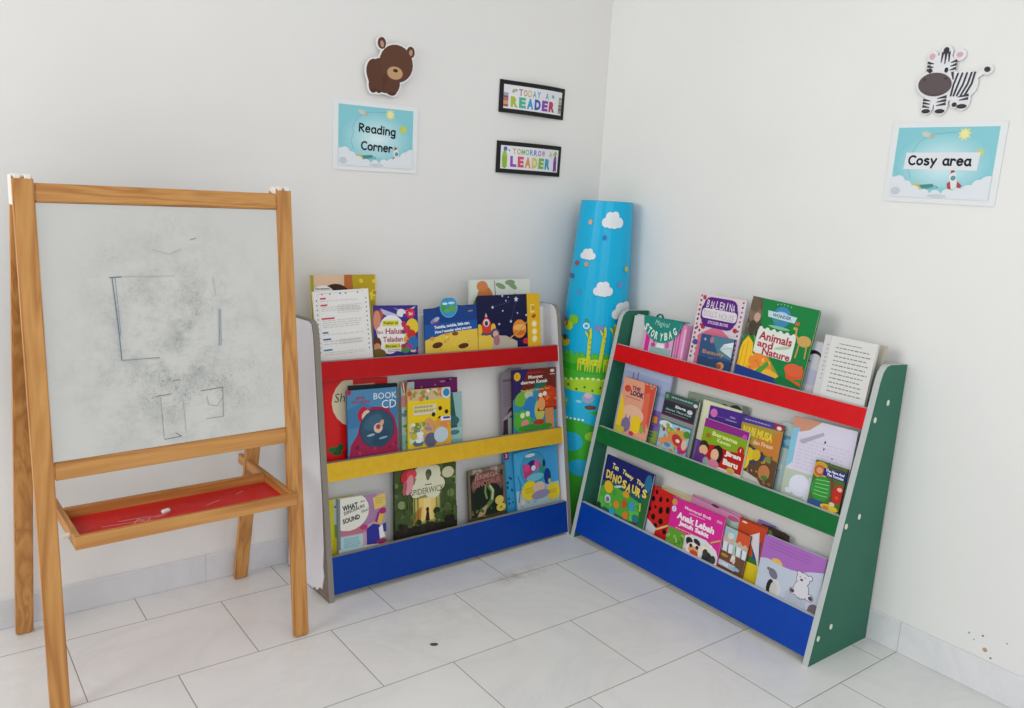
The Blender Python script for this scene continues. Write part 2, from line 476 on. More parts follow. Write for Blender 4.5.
def outline_slab(V, F, I, pts, z0, z1, mi):
    b = len(V); n = len(pts)
    V += [(x,y,z1) for x,y in pts] + [(x,y,z0) for x,y in pts]
    F.append(tuple(range(b, b+n))); F.append(tuple(range(b+2*n-1, b+n-1, -1)))
    F += [(b+i, b+n+i, b+n+(i+1)%n, b+(i+1)%n) for i in range(n)]
    I += [mi]*(n+2)
def rounded(w, h, r, tl=True, tr=True, br=True, bl=True):
    pts = []
    for on, cx, cy, a in ((bl, r, r, 180), (br, w-r, r, 270), (tr, w-r, h-r, 0), (tl, r, h-r, 90)):
        if on: pts += [(cx + r*math.cos(math.radians(a+q)), cy + r*math.sin(math.radians(a+q))) for q in (0, 30, 60, 90)]
        else: pts.append({180:(0,0), 270:(w,0), 0:(w,h), 90:(0,h)}[a])
    return pts
BOOKS = []
def book(spec, base, draw, label, name='picture_book', thick=.008, cat='book', spine=None, back=None, outline=None, ins=None, rough=.36,
         single=False, r=0, hid=None, pages='#e9e4d8'):
    sh, t, s, w, top, th, ins0 = spec
    ins = ins0 if ins is None else ins
    if sh == 'L': ins += .0055; s += -.006 + .019*s
    M, h = place(sh, t, s, w, top, th, ins, thick)
    h = min(h, (.40, .289 - .025*(s+w), .330 - .025*(s+w))[t] if sh == 'L' else (.40, .279, .328)[t])
    root = empty(name, M, label=label, cat=cat, group=GROUP[(sh, t)])
    V, F, I, mats = [], [], [], []
    mats.append(paint(base, rough)); mats.append(paint(spine or base, rough)); mats.append(paint(back or base, rough))
    out = outline(w, h) if outline else (rounded(w, h, r) if r else [(0,0),(w,0),(w,h),(0,h)])
    if single:
        outline_slab(V, F, I, out, -thick, 0, 0)
    else:
        outline_slab(V, F, I, out, -.0014, 0, 0)
        outline_slab(V, F, I, out, -thick, -thick+.0014, 2)
        bv, bf = box_data(0, .0018, .0, h - (r if r else 0), -thick+.0014, -.0014)
        b = len(V); V += bv; F += [tuple(b+i for i in q) for q in bf]; I += [1]*6
    A = Art(w, h, hid if hid is not None else HID[t], rough=rough)
    draw(A)
    A.emit(V, F, I, mats)
    me = mesh('cover', V, F, mats, I); fix_normals(me, (0,0,1))
    link('cover', me, root)
    if not single: leaf_pages(w, h, thick, root, pages)
    return root

B = {
'L1food':('L', 0, 0.031, 0.223, 0.297, -0.6, 0.048),
'L1text':('L', 0, 0.026, 0.188, 0.253, 1.4, 0.03),
'L1purple':('L', 0, 0.229, 0.165, 0.196, -2.1, 0.034),
'L1space_l':('L', 0, 0.406, 0.221, 0.185, -0.3, 0.02),
'L1space_r':('L', 0, 0.633, 0.222, 0.213, -0.8, 0.02),
'L1strip':('L', 0, 0.856, 0.062, 0.211, -0.4, 0.02),
'L1fox':('L', 0, 0.617, 0.271, 0.265, -0.7, 0.048),
'L2red':('L', 1, 0.05, 0.225, 0.275, -1.4, 0.046),
'L2black':('L', 1, 0.128, 0.172, 0.257, -2.8, 0.03),
'L2cd':('L', 1, 0.114, 0.177, 0.247, -1.9, 0.018),
'L2mixed':('L', 1, 0.312, 0.05, 0.25, -1.6, 0.031),
'L2purple':('L', 1, 0.343, 0.201, 0.248, -2.2, 0.046),
'L2yellow':('L', 1, 0.328, 0.167, 0.224, -2.3, 0.018),
'L2teal':('L', 1, 0.463, 0.085, 0.196, -1.3, 0.031),
'L2grey':('L', 1, 0.718, 0.095, 0.242, -0.8, 0.034),
'L2monkey':('L', 1, 0.763, 0.206, 0.262, -1.8, 0.018),
'L3lime':('L', 2, 0.03, 0.1, 0.266, -1.2, 0.034),
'L3what':('L', 2, 0.064, 0.167, 0.267, -2.4, 0.018),
'L3forest':('L', 2, 0.267, 0.241, 0.335, -2.6, 0.024),
'L3dino':('L', 2, 0.553, 0.162, 0.268, -0.0, 0.03),
'L3three':('L', 2, 0.719, 0.16, 0.315, 2.0, 0.042),
'L3cd':('L', 2, 0.754, 0.205, 0.317, 2.0, 0.027),
'R1white':('R', 0, 0.004, 0.094, 0.151, 1.3, 0.062),
'R1bag':('R', 0, 0.105, 0.15, 0.178, 1.5, 0.018),
'R1baller':('R', 0, 0.306, 0.193, 0.276, 0.3, 0.034),
'R1beauty':('R', 0, 0.358, 0.135, 0.148, 1.5, 0.018),
'R1animals':('R', 0, 0.527, 0.24, 0.292, -2.6, 0.02),
'R1arcs':('R', 0, 0.725, 0.12, 0.192, 1.2, 0.045),
'R1page':('R', 0, 0.8, 0.162, 0.221, -0.3, 0.02),
'R1green':('R', 0, 0.872, 0.095, 0.214, 1.5, 0.058),
'R2lav':('R', 1, 0.031, 0.23, 0.283, -0.3, 0.046),
'R2orange':('R', 1, 0.066, 0.157, 0.243, -0.8, 0.018),
'R2lion':('R', 1, 0.258, 0.15, 0.229, -0.7, 0.03),
'R2greyg':('R', 1, 0.327, 0.252, 0.247, 1.0, 0.064),
'R2cream':('R', 1, 0.406, 0.155, 0.235, -0.4, 0.052),
'R2cerita':('R', 1, 0.444, 0.142, 0.228, 1.6, 0.042),
'R2musa':('R', 1, 0.585, 0.15, 0.233, 1.2, 0.03),
'R2jiran':('R', 1, 0.455, 0.175, 0.188, -0.8, 0.018),
'R2light':('R', 1, 0.716, 0.127, 0.243, 1.5, 0.05),
'R2sheet':('R', 1, 0.76, 0.203, 0.276, 1.5, 0.034),
'R2hare':('R', 1, 0.866, 0.1, 0.172, 0.0, 0.018),
'R3dino':('R', 2, 0.066, 0.235, 0.302, -1.2, 0.018),
'R3lady':('R', 2, 0.294, 0.105, 0.257, -2.5, 0.034),
'R3cream':('R', 2, 0.308, 0.136, 0.259, -0.0, 0.06),
'R3anak':('R', 2, 0.4, 0.217, 0.258, 0.7, 0.018),
'R3pink':('R', 2, 0.452, 0.204, 0.275, -0.6, 0.048),
'R3penguin':('R', 2, 0.618, 0.095, 0.233, -1.2, 0.028),
'R3red':('R', 2, 0.655, 0.1, 0.274, 1.0, 0.0385),
'R3lil':('R', 2, 0.705, 0.06, 0.278, -1.0, 0.06),
'R3dark':('R', 2, 0.728, 0.1, 0.275, -1.5, 0.05),
'R3bear':('R', 2, 0.766, 0.207, 0.265, 0.7, 0.018),
}
# ---- left shelf, top tier
def d(A):
    A.rect(0,0,1,1,'#d9b89a'); A.poly([(.55,0),(.98,0),(.98,1),(.6,1)],'#b59a1e'); A.scatter(.6,.02,.98,.5,16,.05,['#d8c23a','#8f8a1c','#c2a52a'],3)
    A.poly([(.5,0),(.62,0),(.64,.4),(.48,.4)],'#b0642c'); A.ell(.36,.26,.22,.17,'#3a2018'); A.ell(.42,.33,.16,.12,'#8a5a3a')
    A.ell(.17,.26,.18,.15,'#e8e6e2'); A.lines(.06,.16,.28,.3,3,'#6a6a6a',seed=4); A.rect(0,0,.04,1,'#9c9a3e'); A.rect(.02,.3,.08,1,'#d8d4cc')
book(B['L1food'],'#c9b23c',d,'tall food-picture book behind the white printed page, far left of top tier',thick=.009)
def d(A):
    A.rect(.02,.01,.98,1,'#e9e7e4'); A.line([(.09,.04),(.92,.03)],.004,'#9a9aa0')
    for i,x in enumerate((.16,.30,.48,.58,.8)): A.ell(x,.05,.015,.012,['#c05a5a','#6a7a9a','#4a4a5a','#7a6a9a','#6a6a8a'][i])
    for i,(y,c,w) in enumerate(((.10,'#c8434b',.1),(.20,'#c8434b',.12),(.40,'#c8434b',.23),(.61,'#3a7a9a',.1),(.71,'#3a6a9a',.14),(.87,'#2f7f9f',.15))):
        A.rect(.12,y,.12+w,y+.025,c)
    for i,(x,y0,y1,n) in enumerate(((.12,.145,.175,1),(.42,.22,.36,5),(.13,.24,.32,3),(.13,.44,.57,4),(.13,.65,.68,1),(.13,.75,.83,2),(.42,.74,.83,3),(.13,.92,.98,2))):
        A.lines(x,y0,.88,y1,n,'#c2bfbc',.28,seed=i)
    for i in range(12): A.ell(.94,.14+i*.07,.012,.012,['#4a6a8a','#7a4a6a','#5a7a5a'][i%3],n=8); A.ell(.055,.14+i*.07,.012,.012,['#8a4a4a','#6a7a8a','#8a7a5a'][i%3],n=8)
    A.line([(.075,.02),(.10,1)],.003,'#c8b8b8')
book(B['L1text'],'#e6e4e1',d,'white page with red headings and rows of print, far left of top tier',thick=.006)
def d(A):
    A.rect(0,0,1,1,'#382f86'); A.ell(.1,.2,.12,.1,'#b5543f'); A.ell(.08,.32,.08,.2,'#d28a72'); A.poly([(.15,.06),(.55,.2),(.5,.32),(.22,.18)],'#b9bcd6')
    A.poly([(.45,.06),(.8,.2),(.95,.02),(.7,.12)],'#d2d2de'); A.ell(.62,.16,.1,.08,'#e2e2e8')
    for a,b,r in ((.4,.45,.26),(.28,.62,.2),(.55,.6,.27),(.35,.8,.22),(.6,.78,.2),(.2,.55,.14)): A.ell(a,b,r,r*.9,'#ece8e4')
    A.scatter(.66,.2,1,.98,26,.07,['#c03040','#d8a030','#3f70b0','#a03a90','#e0c8b0','#4f2f88'],60); A.ell(.86,.45,.14,.16,'#e5c531'); A.ell(.74,.5,.08,.08,'#c23a52'); A.ell(.84,.62,.1,.1,'#c3302f'); A.ell(.88,.8,.12,.14,'#2f6ea8'); A.ell(.76,.88,.1,.07,'#a33b9a'); A.ell(.7,.94,.1,.06,'#4a8a4a')
    A.ell(.66,.86,.06,.05,'#a93830'); A.star(.82,.17,.12,'#cf2b4c',10,.75); A.text('2in1',.78,.14,.09,.07,'#f0dfe2',.03)
    A.rect(.2,.32,.55,.42,'#d5d31f'); A.text('Kajian al',.22,.335,.31,.07,'#3a3a20',.02)
    A.text('Siri',.06,.52,.14,.07,'#b06a70',.01); A.text('Haluan',.26,.475,.46,.12,'#a8364a',.01); A.text('Teladan',.2,.65,.44,.11,'#a8364a',.01)
    A.rect(.24,.8,.58,.89,'#d5d31f'); A.text('Bacaan 1',.26,.815,.3,.06,'#3a3a20',.02); A.lines(.3,.92,.6,.99,2,'#8a7a8a')
    A.ell(.06,.78,.1,.12,'#5a3420'); A.ell(.07,.86,.08,.08,'#c98a62'); A.ell(.1,1.0,.16,.1,'#6a5a20')
book(B['L1purple'],'#3a3088',d,'purple-blue book with white cloud title panel beside the white printed page',thick=.009,spine='#d9cfc8')

# the space board book: one thing of two pages and a button strip
def space_book():
    sh,t,s,w,top,th,ins = B['L1space_l']; s += .008; top -= .003
    M, h = place(sh,t,s,w,top,th,.033,.012)
    root = empty('sound_book', M, label='open dark blue space board book with yellow button strip, top tier', cat='book', group=GROUP[(sh,t)])
    h2 = h + .033
    def bump(w_, h_):
        pts = [(0,0),(w_,0),(w_,h_+.004)]
        pts += [(w_*.66,h_+.003),(w_*.62,h_+.006)] + [(w_*.45 + .036*math.cos(math.radians(a)), h_-.008 + .034*math.sin(math.radians(a))) for a in range(20,161,14)] + [(w_*.26,h_+.002),(w_*.2,h_-.002),(0,h_-.004)]
        return pts
    V,F,I,mats = [],[],[],[paint('#1d2f5e',.35)]
    outline_slab(V,F,I,bump(w,h),-.003,0,0)
    A = Art(w,h+.03,HID[0]+0.0)
    A.poly([(0,.22),(.2,.2),(.3,.16),(.6,.16),(.66,.17),(1,.165),(1,1.2),(0,1.2)],'#163f86'); A.poly([(0,.5),(1,.45),(1,1.2),(0,1.2)],'#1a55a0')
    A.poly([(0,.8),(.1,.76),(.2,.74),(.3,.7),(.55,.66),(.8,.64),(1,.63),(1,1.2),(0,1.2)],'#e3c24a')
    A.scatter(.05,.75,.95,1,14,.03,['#edd26a','#d4ac34','#e8c85a'],5)
    A.ell(.22,.9,.095,.045,'#5b2f17',-8); A.ell(.7,.95,.1,.04,'#5b2f17',-5); A.ell(.55,.7,.06,.03,'#8a4a26'); A.ell(.13,.77,.04,.03,'#dc9a3a'); A.ell(.4,.7,.04,.02,'#dc9a3a')
    A.ell(.45,.175,.165,.165,'#5ab0dc'); A.ell(.45,.175,.15,.15,'#3a92c8'); A.ell(.36,.16,.05,.08,'#4b9a4a',30); A.ell(.52,.2,.07,.05,'#63a54a'); A.ell(.42,.25,.06,.03,'#5fae4f'); A.ell(.5,.1,.06,.02,'#bfe3ee'); A.ell(.38,.11,.05,.02,'#cfe8ee')
    A.ell(.19,.42,.09,.035,'#7f88b4',-25); A.ell(.22,.4,.05,.03,'#aab4d0',-25); A.ell(.2,.47,.08,.015,'#7a3f7c',-15); A.ell(.85,.27,.05,.012,'#a8805a',-5)
    A.text('Twinkle, twinkle, little star,',.17,.53,.66,.07,'#e6eef6',.04,rot=4); A.text('How I wonder what you are',.18,.62,.68,.075,'#e6eef6',.04,rot=4)
    A.emit(V,F,I,mats)
    me = mesh('left_page',V,F,mats,I); fix_normals(me,(0,0,1)); link('left_page',me,root)
    # right page
    x0 = w - .004; w2 = .222
    V,F,I,mats = [],[],[],[paint('#14163f',.35)]
    outline_slab(V,F,I,[(x0+x,y) for x,y in rounded(w2,h2,.009,tr=False,br=False)],-.0028,.0022,0)
    A = Art(w2,h2,HID[0])
    A.poly([(0,.78),(.3,.74),(.5,.84),(.75,.94),(.8,1.2),(0,1.2)],'#e3c24a'); A.poly([(.3,.8),(.55,.82),(.78,.95),(.78,1.2),(.25,1.2)],'#b9b0a0')
    for x,y,r in ((.78,.1,.05),(.3,.24,.03),(.5,.32,.02),(.42,.58,.025),(.66,.54,.03),(.8,.38,.02),(.98,.43,.025),(.5,.02,.025),(.62,.05,.015),(.57,.12,.02)): A.star(x,y,r,'#d6dcee')
    A.line([(.3,.24),(.66,.14)],.004,'#5a608c'); A.line([(.78,.1),(.66,.54)],.004,'#5a608c')
    A.poly([(.1,.54),(.16,.36),(.23,.54)],'#c9312f'); A.poly([(.14,.42),(.16,.34),(.19,.42)],'#b9bcc8'); A.ell(.165,.62,.1,.14,'#cf3a30'); A.ell(.165,.54,.06,.06,'#d8dce2'); A.ell(.165,.55,.035,.04,'#4a4038')
    A.ell(.03,.68,.05,.1,'#e2b93a'); A.ell(.3,.68,.05,.1,'#e2b93a'); A.rect(.06,.74,.28,.78,'#47506e')
    A.ell(.33,.76,.09,.08,'#4a4a7c'); A.ell(.34,.77,.055,.055,'#d8a890'); A.ell(.36,.9,.06,.08,'#a8707e')
    A.ell(.83,.7,.14,.15,'#e4892c'); A.ell(.83,.67,.13,.05,'#f0b060'); A.ell(.83,.78,.11,.04,'#c96a1c'); A.line([(.62,.88),(.8,.76),(1.0,.56)],.02,'#c9a05a'); A.ell(.97,.96,.08,.05,'#c8303c')
    A.emit(V,F,I,mats,.0022,lambda x,y,z:(x0+x,y,z))
    me = mesh('right_page',V,F,mats,I); fix_normals(me,(0,0,1)); link('right_page',me,root)
    V,F,I,mats = [],[],[],[paint('#e2b21c',.4)]
    x1 = x0 + w2 + .001; w3 = .06
    outline_slab(V,F,I,[(x1+x,y) for x,y in rounded(w3,h2+.001,.008,tl=False,bl=False)],-.012,.0026,0)
    A = Art(w3,h2,HID[0])
    A.text('123',.55,.22,.5,.1,'#f3e3a0',.03,rot=-90); A.ell(.45,.3,.14,.14,'#caa01c'); A.ell(.5,.46,.18,.12,'#b5502a',-20)
    for y in (.62,.78,.93): A.ell(.52,y,.22,.22,'#f0d278'); A.ell(.52,y,.15,.15,'#f6eac0')
    A.emit(V,F,I,mats,.0026,lambda x,y,z:(x1+x,y,z))
    me = mesh('button_strip',V,F,mats,I); fix_normals(me,(0,0,1)); link('button_strip',me,root,label='yellow strip of round sound buttons')
space_book()
def d(A):
    A.rect(0,0,1,1,'#d5dbd0'); A.ell(.24,.28,.13,.16,'#c8743c'); A.ell(.2,.1,.09,.07,'#d0824a'); A.ell(.28,.45,.08,.07,'#e3b48a'); A.ell(.1,.4,.06,.16,'#6f8f52',20); A.ell(.08,.65,.06,.1,'#7a9a5a',30)
    for x,y,r in ((.5,.1,20),(.53,.3,-10),(.7,.1,30),(.78,.3,50),(.92,.4,80),(.66,.05,0)): A.ell(x,y,.085,.035,'#7f9a72',r)
    A.line([(.4,.02),(.42,.4)],.01,'#6a5a3a'); A.ell(.86,.42,.04,.03,'#c87838'); A.text('Hugs',.42,.5,.24,.16,'#5a5448',.02)
book(B['L1fox'],'#cfd4ca',d,'pale book with green leaves and an orange animal, behind the space board book',thick=.01,r=.008)

# ---- left shelf, middle tier
def d(A):
    A.ell(.5,.3,.38,.36,'#d6c9ac'); A.rect(.45,-.05,1.05,.07,'#cf1a1c'); A.text('Shh',.17,.17,.24,.12,'#26221e',-.005,shear=.15)
    A.ell(.17,.95,.08,.06,'#1d5a2c',20); A.ell(.1,.92,.06,.04,'#2a6a34'); A.ell(.23,.9,.05,.05,'#1d5a2c'); A.ell(.32,1.0,.05,.06,'#a81418')
book(B['L2red'],'#d41c1c',d,'bright red book with cream oval, far left of middle tier',thick=.01,rough=.3)
def d(A): A.rect(0,0,1,1,'#191a1e')
book(B['L2black'],'#17181c',d,'black book mostly hidden behind the blue book with round disc',thick=.009)
def d(A):
    A.rect(0,0,1,1,'#4a86ae'); A.poly([(0,.3),(.3,.2),(.7,.35),(1,.2),(1,.5),(0,.6)],'#3c78a6')
    A.poly([(0,1.1),(.05,.85),(.18,.7),(.3,.35),(.5,.28),(.8,.3),(.95,.5),(1,.7),(1,1.1)],'#9c1f4c')
    A.ell(.3,.38,.1,.14,'#b81f3c',20); A.ell(.36,.4,.1,.07,'#d8bfa8',-50)
    A.ell(.58,.63,.35,.35,'#1e3a50'); A.ell(.58,.63,.335,.335,'#2f5268'); A.ell(.5,.52,.2,.12,'#3a627a',-30); A.ell(.66,.78,.2,.12,'#274860',-30)
    A.ell(.6,.62,.09,.09,'#e0b9a2',-20); A.ell(.67,.55,.04,.07,'#d9a285',30); A.ell(.6,.6,.045,.045,'#8a4a50'); A.ell(.45,.72,.08,.02,'#9fb6c0',-8); A.ell(.7,.78,.09,.02,'#8aa6b4',-8)
    A.text('BOOK',.52,.07,.47,.1,'#e6e9ea',.0); A.text('CD',.68,.19,.3,.13,'#e6e9ea',.0); A.text('MOUSE',.18,.1,.16,.05,'#a83048',.02); A.text('STORIES',.08,.165,.36,.045,'#a83048',.02)
    A.ell(.03,.03,.05,.05,'#c01c4c')
    A.scatter(.05,.88,.95,1.0,8,.05,['#c03868','#7c1638','#a82858'],8)
book(B['L2cd'],'#3f7ba6',d,'blue book with large dark disc on magenta cover, middle tier',thick=.007)
def d(A):
    A.rect(0,0,1,1,'#9fb9ae'); A.poly([(0,0),(.5,0),(.3,.2),(.15,.16)],'#9c3a34'); A.poly([(.1,.0),(.2,.0),(.3,.2),(.24,.2)],'#d9cfae'); A.rect(0,.2,.5,.38,'#c47a80'); A.ell(.2,.5,.25,.14,'#5f7890'); A.ell(.3,.45,.12,.06,'#3c5064'); A.ell(.25,.68,.2,.1,'#4f8a3c'); A.ell(.35,.75,.14,.08,'#c88a34'); A.rect(0,.82,.6,1,'#7fae9c'); A.ell(.3,.93,.07,.05,'#355a5a')
book(B['L2mixed'],'#9ab4aa',d,'narrow patterned strip of a book between blue disc book and yellow animal book',thick=.009)
def d(A):
    A.rect(0,0,1,1,'#6c1c5e')
    for x,y in ((.12,.06),(.28,.12),(.55,.1),(.45,.16),(.86,.03)): A.star(x,y,.02,'#c08ab8')
    A.ell(.7,.055,.06,.015,'#a878b0'); A.ell(.8,.05,.05,.02,'#3a0f3a')
book(B['L2purple'],'#6a1a5c',d,'purple book with rounded corners behind the yellow animal book',thick=.009,r=.012)
def d(A):
    A.rect(0,0,1,1,'#8fb8b4'); A.poly([(.45,.0),(.56,.0),(.8,.95),(.3,.95)],'#2f5a58'); A.ell(.55,.6,.3,.2,'#37686a'); A.rect(0,.75,1,1,'#9cc4be'); A.ell(.6,.85,.25,.1,'#4a7f86')
book(B['L2teal'],'#88b0ac',d,'teal book with a dark tower, showing right of the yellow animal book',thick=.008)
def d(A):
    A.rect(0,0,1,.2,'#c9b48a'); A.scatter(0,0,.8,.18,18,.06,['#d87a3a','#7f9a4a','#e6e2d4','#b85a4a','#5f8a4c'],11); A.ell(.9,.09,.12,.12,'#d4d8d4'); A.ell(.9,.09,.08,.08,'#2f86b8')
    A.rrect(.12,.28,.66,.36,'#d8cfa8',.02); A.rrect(.12,.38,.66,.46,'#d6d0bc',.02); A.lines(.15,.30,.62,.45,2,'#a89a5a',.5,5)
    A.ell(.83,.3,.1,.1,'#e8c022')
    for x,y in ((.59,.47),(.75,.37),(.9,.44),(.74,.55)): A.ell(x,y,.045,.045,'#3a2410')
    A.poly([(.62,1.1),(.6,.6),(.8,.52),(1,.6),(1,1.1)],'#e2a426'); A.ell(.86,.66,.12,.09,'#d88a4a'); A.rect(.76,.52,1.0,.6,'#dfe2ec'); A.rect(.82,.53,.98,.57,'#47508c')
    A.ell(.48,.68,.14,.17,'#d69a62'); A.rect(.03,.6,.36,.96,'#cfd6b0'); A.ell(.2,.68,.1,.1,'#6f8f3a',30); A.ell(.28,.8,.08,.1,'#dfe4e0'); A.ell(.12,.82,.08,.08,'#b8b04a')
    A.scatter(.05,.6,.98,1,30,.05,['#d8b04a','#b8783a','#e6dfc8','#7f9a4a','#8a8aa0','#c89a6a'],55); A.ell(.52,.92,.15,.14,'#5d5f78'); A.ell(.76,.85,.17,.16,'#b9ccd6'); A.ell(.22,.96,.12,.06,'#4f6a8a'); A.ell(.24,.92,.08,.04,'#e6e6e2')
book(B['L2yellow'],'#e3c71c',d,'yellow book with pasted animal pictures on the middle tier',thick=.007)
def d(A):
    A.rect(0,0,1,1,'#7f7680'); A.lines(.12,.2,.9,.6,12,'#5f5660',.4,4); A.poly([(.05,1.1),(.1,.8),(.4,.62),(1,.5),(1,1.1)],'#352a2c'); A.ell(.5,.7,.5,.08,'#9a9298',-30); A.rect(.3,.78,1,1.1,'#8fa096'); A.rect(.1,.12,.6,.17,'#5f5660')
book(B['L2grey'],'#7a727c',d,'grey page with cut corner behind the red mushroom book',thick=.006,single=True,outline=lambda w,h:[(0,0),(w,0),(w,h+.012),(w*.45,h+.012),(0,h-.02)])
def d(A):
    A.poly([(0,0),(.45,0),(.3,.3),(.0,.55)],'#2c2462'); A.poly([(.35,0),(1,0),(1,1.1),(.2,.3)],'#6c2a1e'); A.poly([(0,.5),(.25,.36),(.6,.3),(.9,.4),(1,.6),(1,1.1),(0,1.1)],'#2f8fae')
    A.scatter(.02,.4,.5,1,26,.06,['#57a838','#86c048','#3f90c0','#4fb0d0'],53); A.ell(.22,.48,.2,.13,'#6fae3c',-20); A.ell(.35,.42,.1,.08,'#b9c8a0'); A.ell(.4,.64,.16,.2,'#2a7fc0'); A.ell(.6,.7,.12,.2,'#b9c05a')
    A.ell(.8,.52,.25,.24,'#c2401e'); A.scatter(.62,.42,.98,.62,10,.05,['#d2542a','#b03416','#e0703a'],54); A.rect(.55,.66,1.05,.72,'#8a2a14'); A.poly([(.72,.68),(.92,.68),(.95,1.1),(.75,1.1)],'#cf8a52'); A.ell(.64,.6,.09,.12,'#e0a060'); A.ell(.62,.45,.05,.04,'#e8e4d8'); A.ell(.72,.43,.05,.04,'#e8e4d8')
    A.ell(.2,.86,.2,.2,'#4fae3a'); A.ell(.2,.76,.05,.05,'#dfe8c0'); A.ell(.32,.74,.05,.05,'#dfe8c0'); A.ell(.26,.9,.09,.07,'#d88a86'); A.ell(.5,.98,.4,.07,'#3f8f34'); A.ell(.58,.9,.12,.05,'#b03a2a')
    A.ell(.62,.27,.14,.06,'#1f6a52'); A.ell(.09,.11,.075,.075,'#e0b41e'); A.text('7',.07,.085,.03,.05,'#8a5a10',.02)
    A.rect(.3,.05,.7,.075,'#b82034'); A.text('Monyet',.34,.105,.33,.075,'#e9e2da',.03,rot=1); A.text('dengan Katak',.17,.19,.62,.075,'#e9e2da',.03,rot=1); A.text('The Monkey and the Frog',.16,.335,.68,.045,'#e2b04a',.03,rot=1)
    A.ell(.9,.05,.05,.03,'#d8ccc4'); A.rect(.84,.1,.97,.115,'#c8b8ac')
book(B['L2monkey'],'#4a2040',d,'dark book with red mushroom and green frog, right end of middle tier',thick=.008)

# ---- left shelf, bottom tier
def d(A):
    A.rect(0,0,.12,1,'#b9b41e'); A.rect(.12,0,.26,.98,'#c9c428'); A.poly([(.26,0),(.5,0),(.5,.5),(.26,.55)],'#b8c0c0'); A.rect(.26,.5,.4,.75,'#6f9a3a'); A.rect(.4,.4,.6,.8,'#7f93a0'); A.rect(.2,.78,.6,1,'#c8b41c'); A.ell(.32,.15,.05,.03,'#5a6a6a')
book(B['L3lime'],'#bcb81f',d,'lime green spine at far left of bottom tier, behind the purple-suit book',thick=.014,spine='#a8a418')
def d(A):
    A.rect(0,0,1,1,'#b89aa6'); A.poly([(.4,0),(.8,0),(.9,.5),(.3,.7)],'#a07a9e'); A.rect(0,.6,.6,.74,'#b5707e'); A.ell(.22,.28,.42,.36,'#e0dfd4'); A.rect(0,0,.04,1,'#6f7f8f'); A.rect(.9,.1,1,1,'#a89a96')
    A.poly([(.72,.08),(.98,.02),(1,.26),(.76,.33)],'#d9bc62'); A.lines(.78,.1,.96,.24,3,'#a8884a',.25,3)
    A.text('WHAT',.08,.15,.32,.11,'#26262a',.04,rot=7); A.text('do',.45,.09,.1,.05,'#4a4a4e',.01,rot=7); A.text('DINOSAURS',.11,.27,.44,.07,'#3a3a3e',.02,rot=13); A.text('SOUND',.08,.41,.36,.10,'#26262a',.04,rot=9); A.text('like?',.47,.29,.16,.06,'#5a5a5e',.01,rot=14)
    A.rect(.04,.76,.5,1.05,'#a9c8cc'); A.lines(.1,.8,.45,1.0,6,'#5f9aaa',.35,6,words=False)
    A.poly([(.58,.68),(.72,.6),(.86,.64),(.86,1.02),(.58,1.0)],'#2d3190'); A.poly([(.84,.7),(.93,.64),(.97,.9),(.86,.92)],'#e4e2e6'); A.poly([(.76,.6),(.88,.36),(.97,.4),(.9,.62)],'#d8b04a'); A.poly([(.76,.56),(.82,.38),(.88,.36),(.8,.6)],'#8a2f86'); A.ell(.93,.37,.08,.06,'#a8286a'); A.ell(.52,.63,.08,.05,'#b03a72'); A.poly([(.92,.64),(1,.62),(1,.8),(.94,.8)],'#343a8a'); A.ell(.9,.98,.12,.05,'#8a2a58')
book(B['L3what'],'#c9c3b6',d,'pink-mauve book with white speech bubble and purple-suited figure, bottom tier',thick=.012,spine='#8795a2')
def d(A):
    A.rect(0,0,1,1,'#46552e'); A.scatter(0,0,1,.9,90,.07,['#5c7038','#3d4c24','#6c8048','#4c5e2e','#7f9260'],21)
    A.rect(.28,.1,.72,.9,'#8a9458')
    A.poly([(.3,.5),(.7,.48),(.68,.85),(.34,.88)],'#c9b05c'); A.poly([(.38,.5),(.64,.5),(.62,.84),(.4,.86)],'#e0c470'); A.poly([(.45,.5),(.57,.5),(.57,.84),(.45,.84)],'#e8cf86')
    A.poly([(.24,.75),(.42,.62),(.4,.9),(.26,.9)],'#b07a2c')
    for x in (.3,.35,.66,.72,.82,.88,.15,.2): A.line([(x,.1),(x+.01,.9)],.014,'#4c5c30')
    for a,b,r in ((.42,.1,.13),(.55,.14,.18),(.62,.08,.1),(.5,.28,.2),(.65,.3,.15),(.4,.34,.14),(.6,.42,.12),(.33,.4,.09)): A.ell(a,b,r,r*.75,'#d6d4b8')
    A.ell(.53,.12,.05,.06,'#50503c'); A.ell(.52,.17,.03,.05,'#68684c'); A.rect(.47,.285,.58,.30,'#6a664a'); A.text('SPIDERWICK',.24,.345,.54,.095,'#4a4430',.0,rot=2)
    A.ell(.2,.14,.11,.11,'#c02c34'); A.ell(.26,.1,.08,.07,'#d2484a'); A.ell(.22,.26,.06,.14,'#d8909a',15); A.ell(.15,.3,.03,.1,'#b05a60',10)
    A.ell(.85,.14,.1,.08,'#c6c8a0'); A.poly([(.47,.86),(.5,.68),(.53,.7),(.545,.86)],'#3a1c14'); A.ell(.51,.68,.025,.03,'#3a1c14')
    A.scatter(0,.72,.4,1,16,.09,['#3f5428','#24301a','#58703c'],22); A.scatter(.65,.7,1,.98,16,.08,['#3f5428','#24301a','#4a5a30'],23)
    A.rect(0,.92,1,1.3,'#1e1a10'); A.scatter(0,.88,1,.98,16,.06,['#2a2614','#1c1a10'],24)
book(B['L3forest'],'#27301a',d,'tall dark green book with glowing forest path, bottom tier',thick=.009)
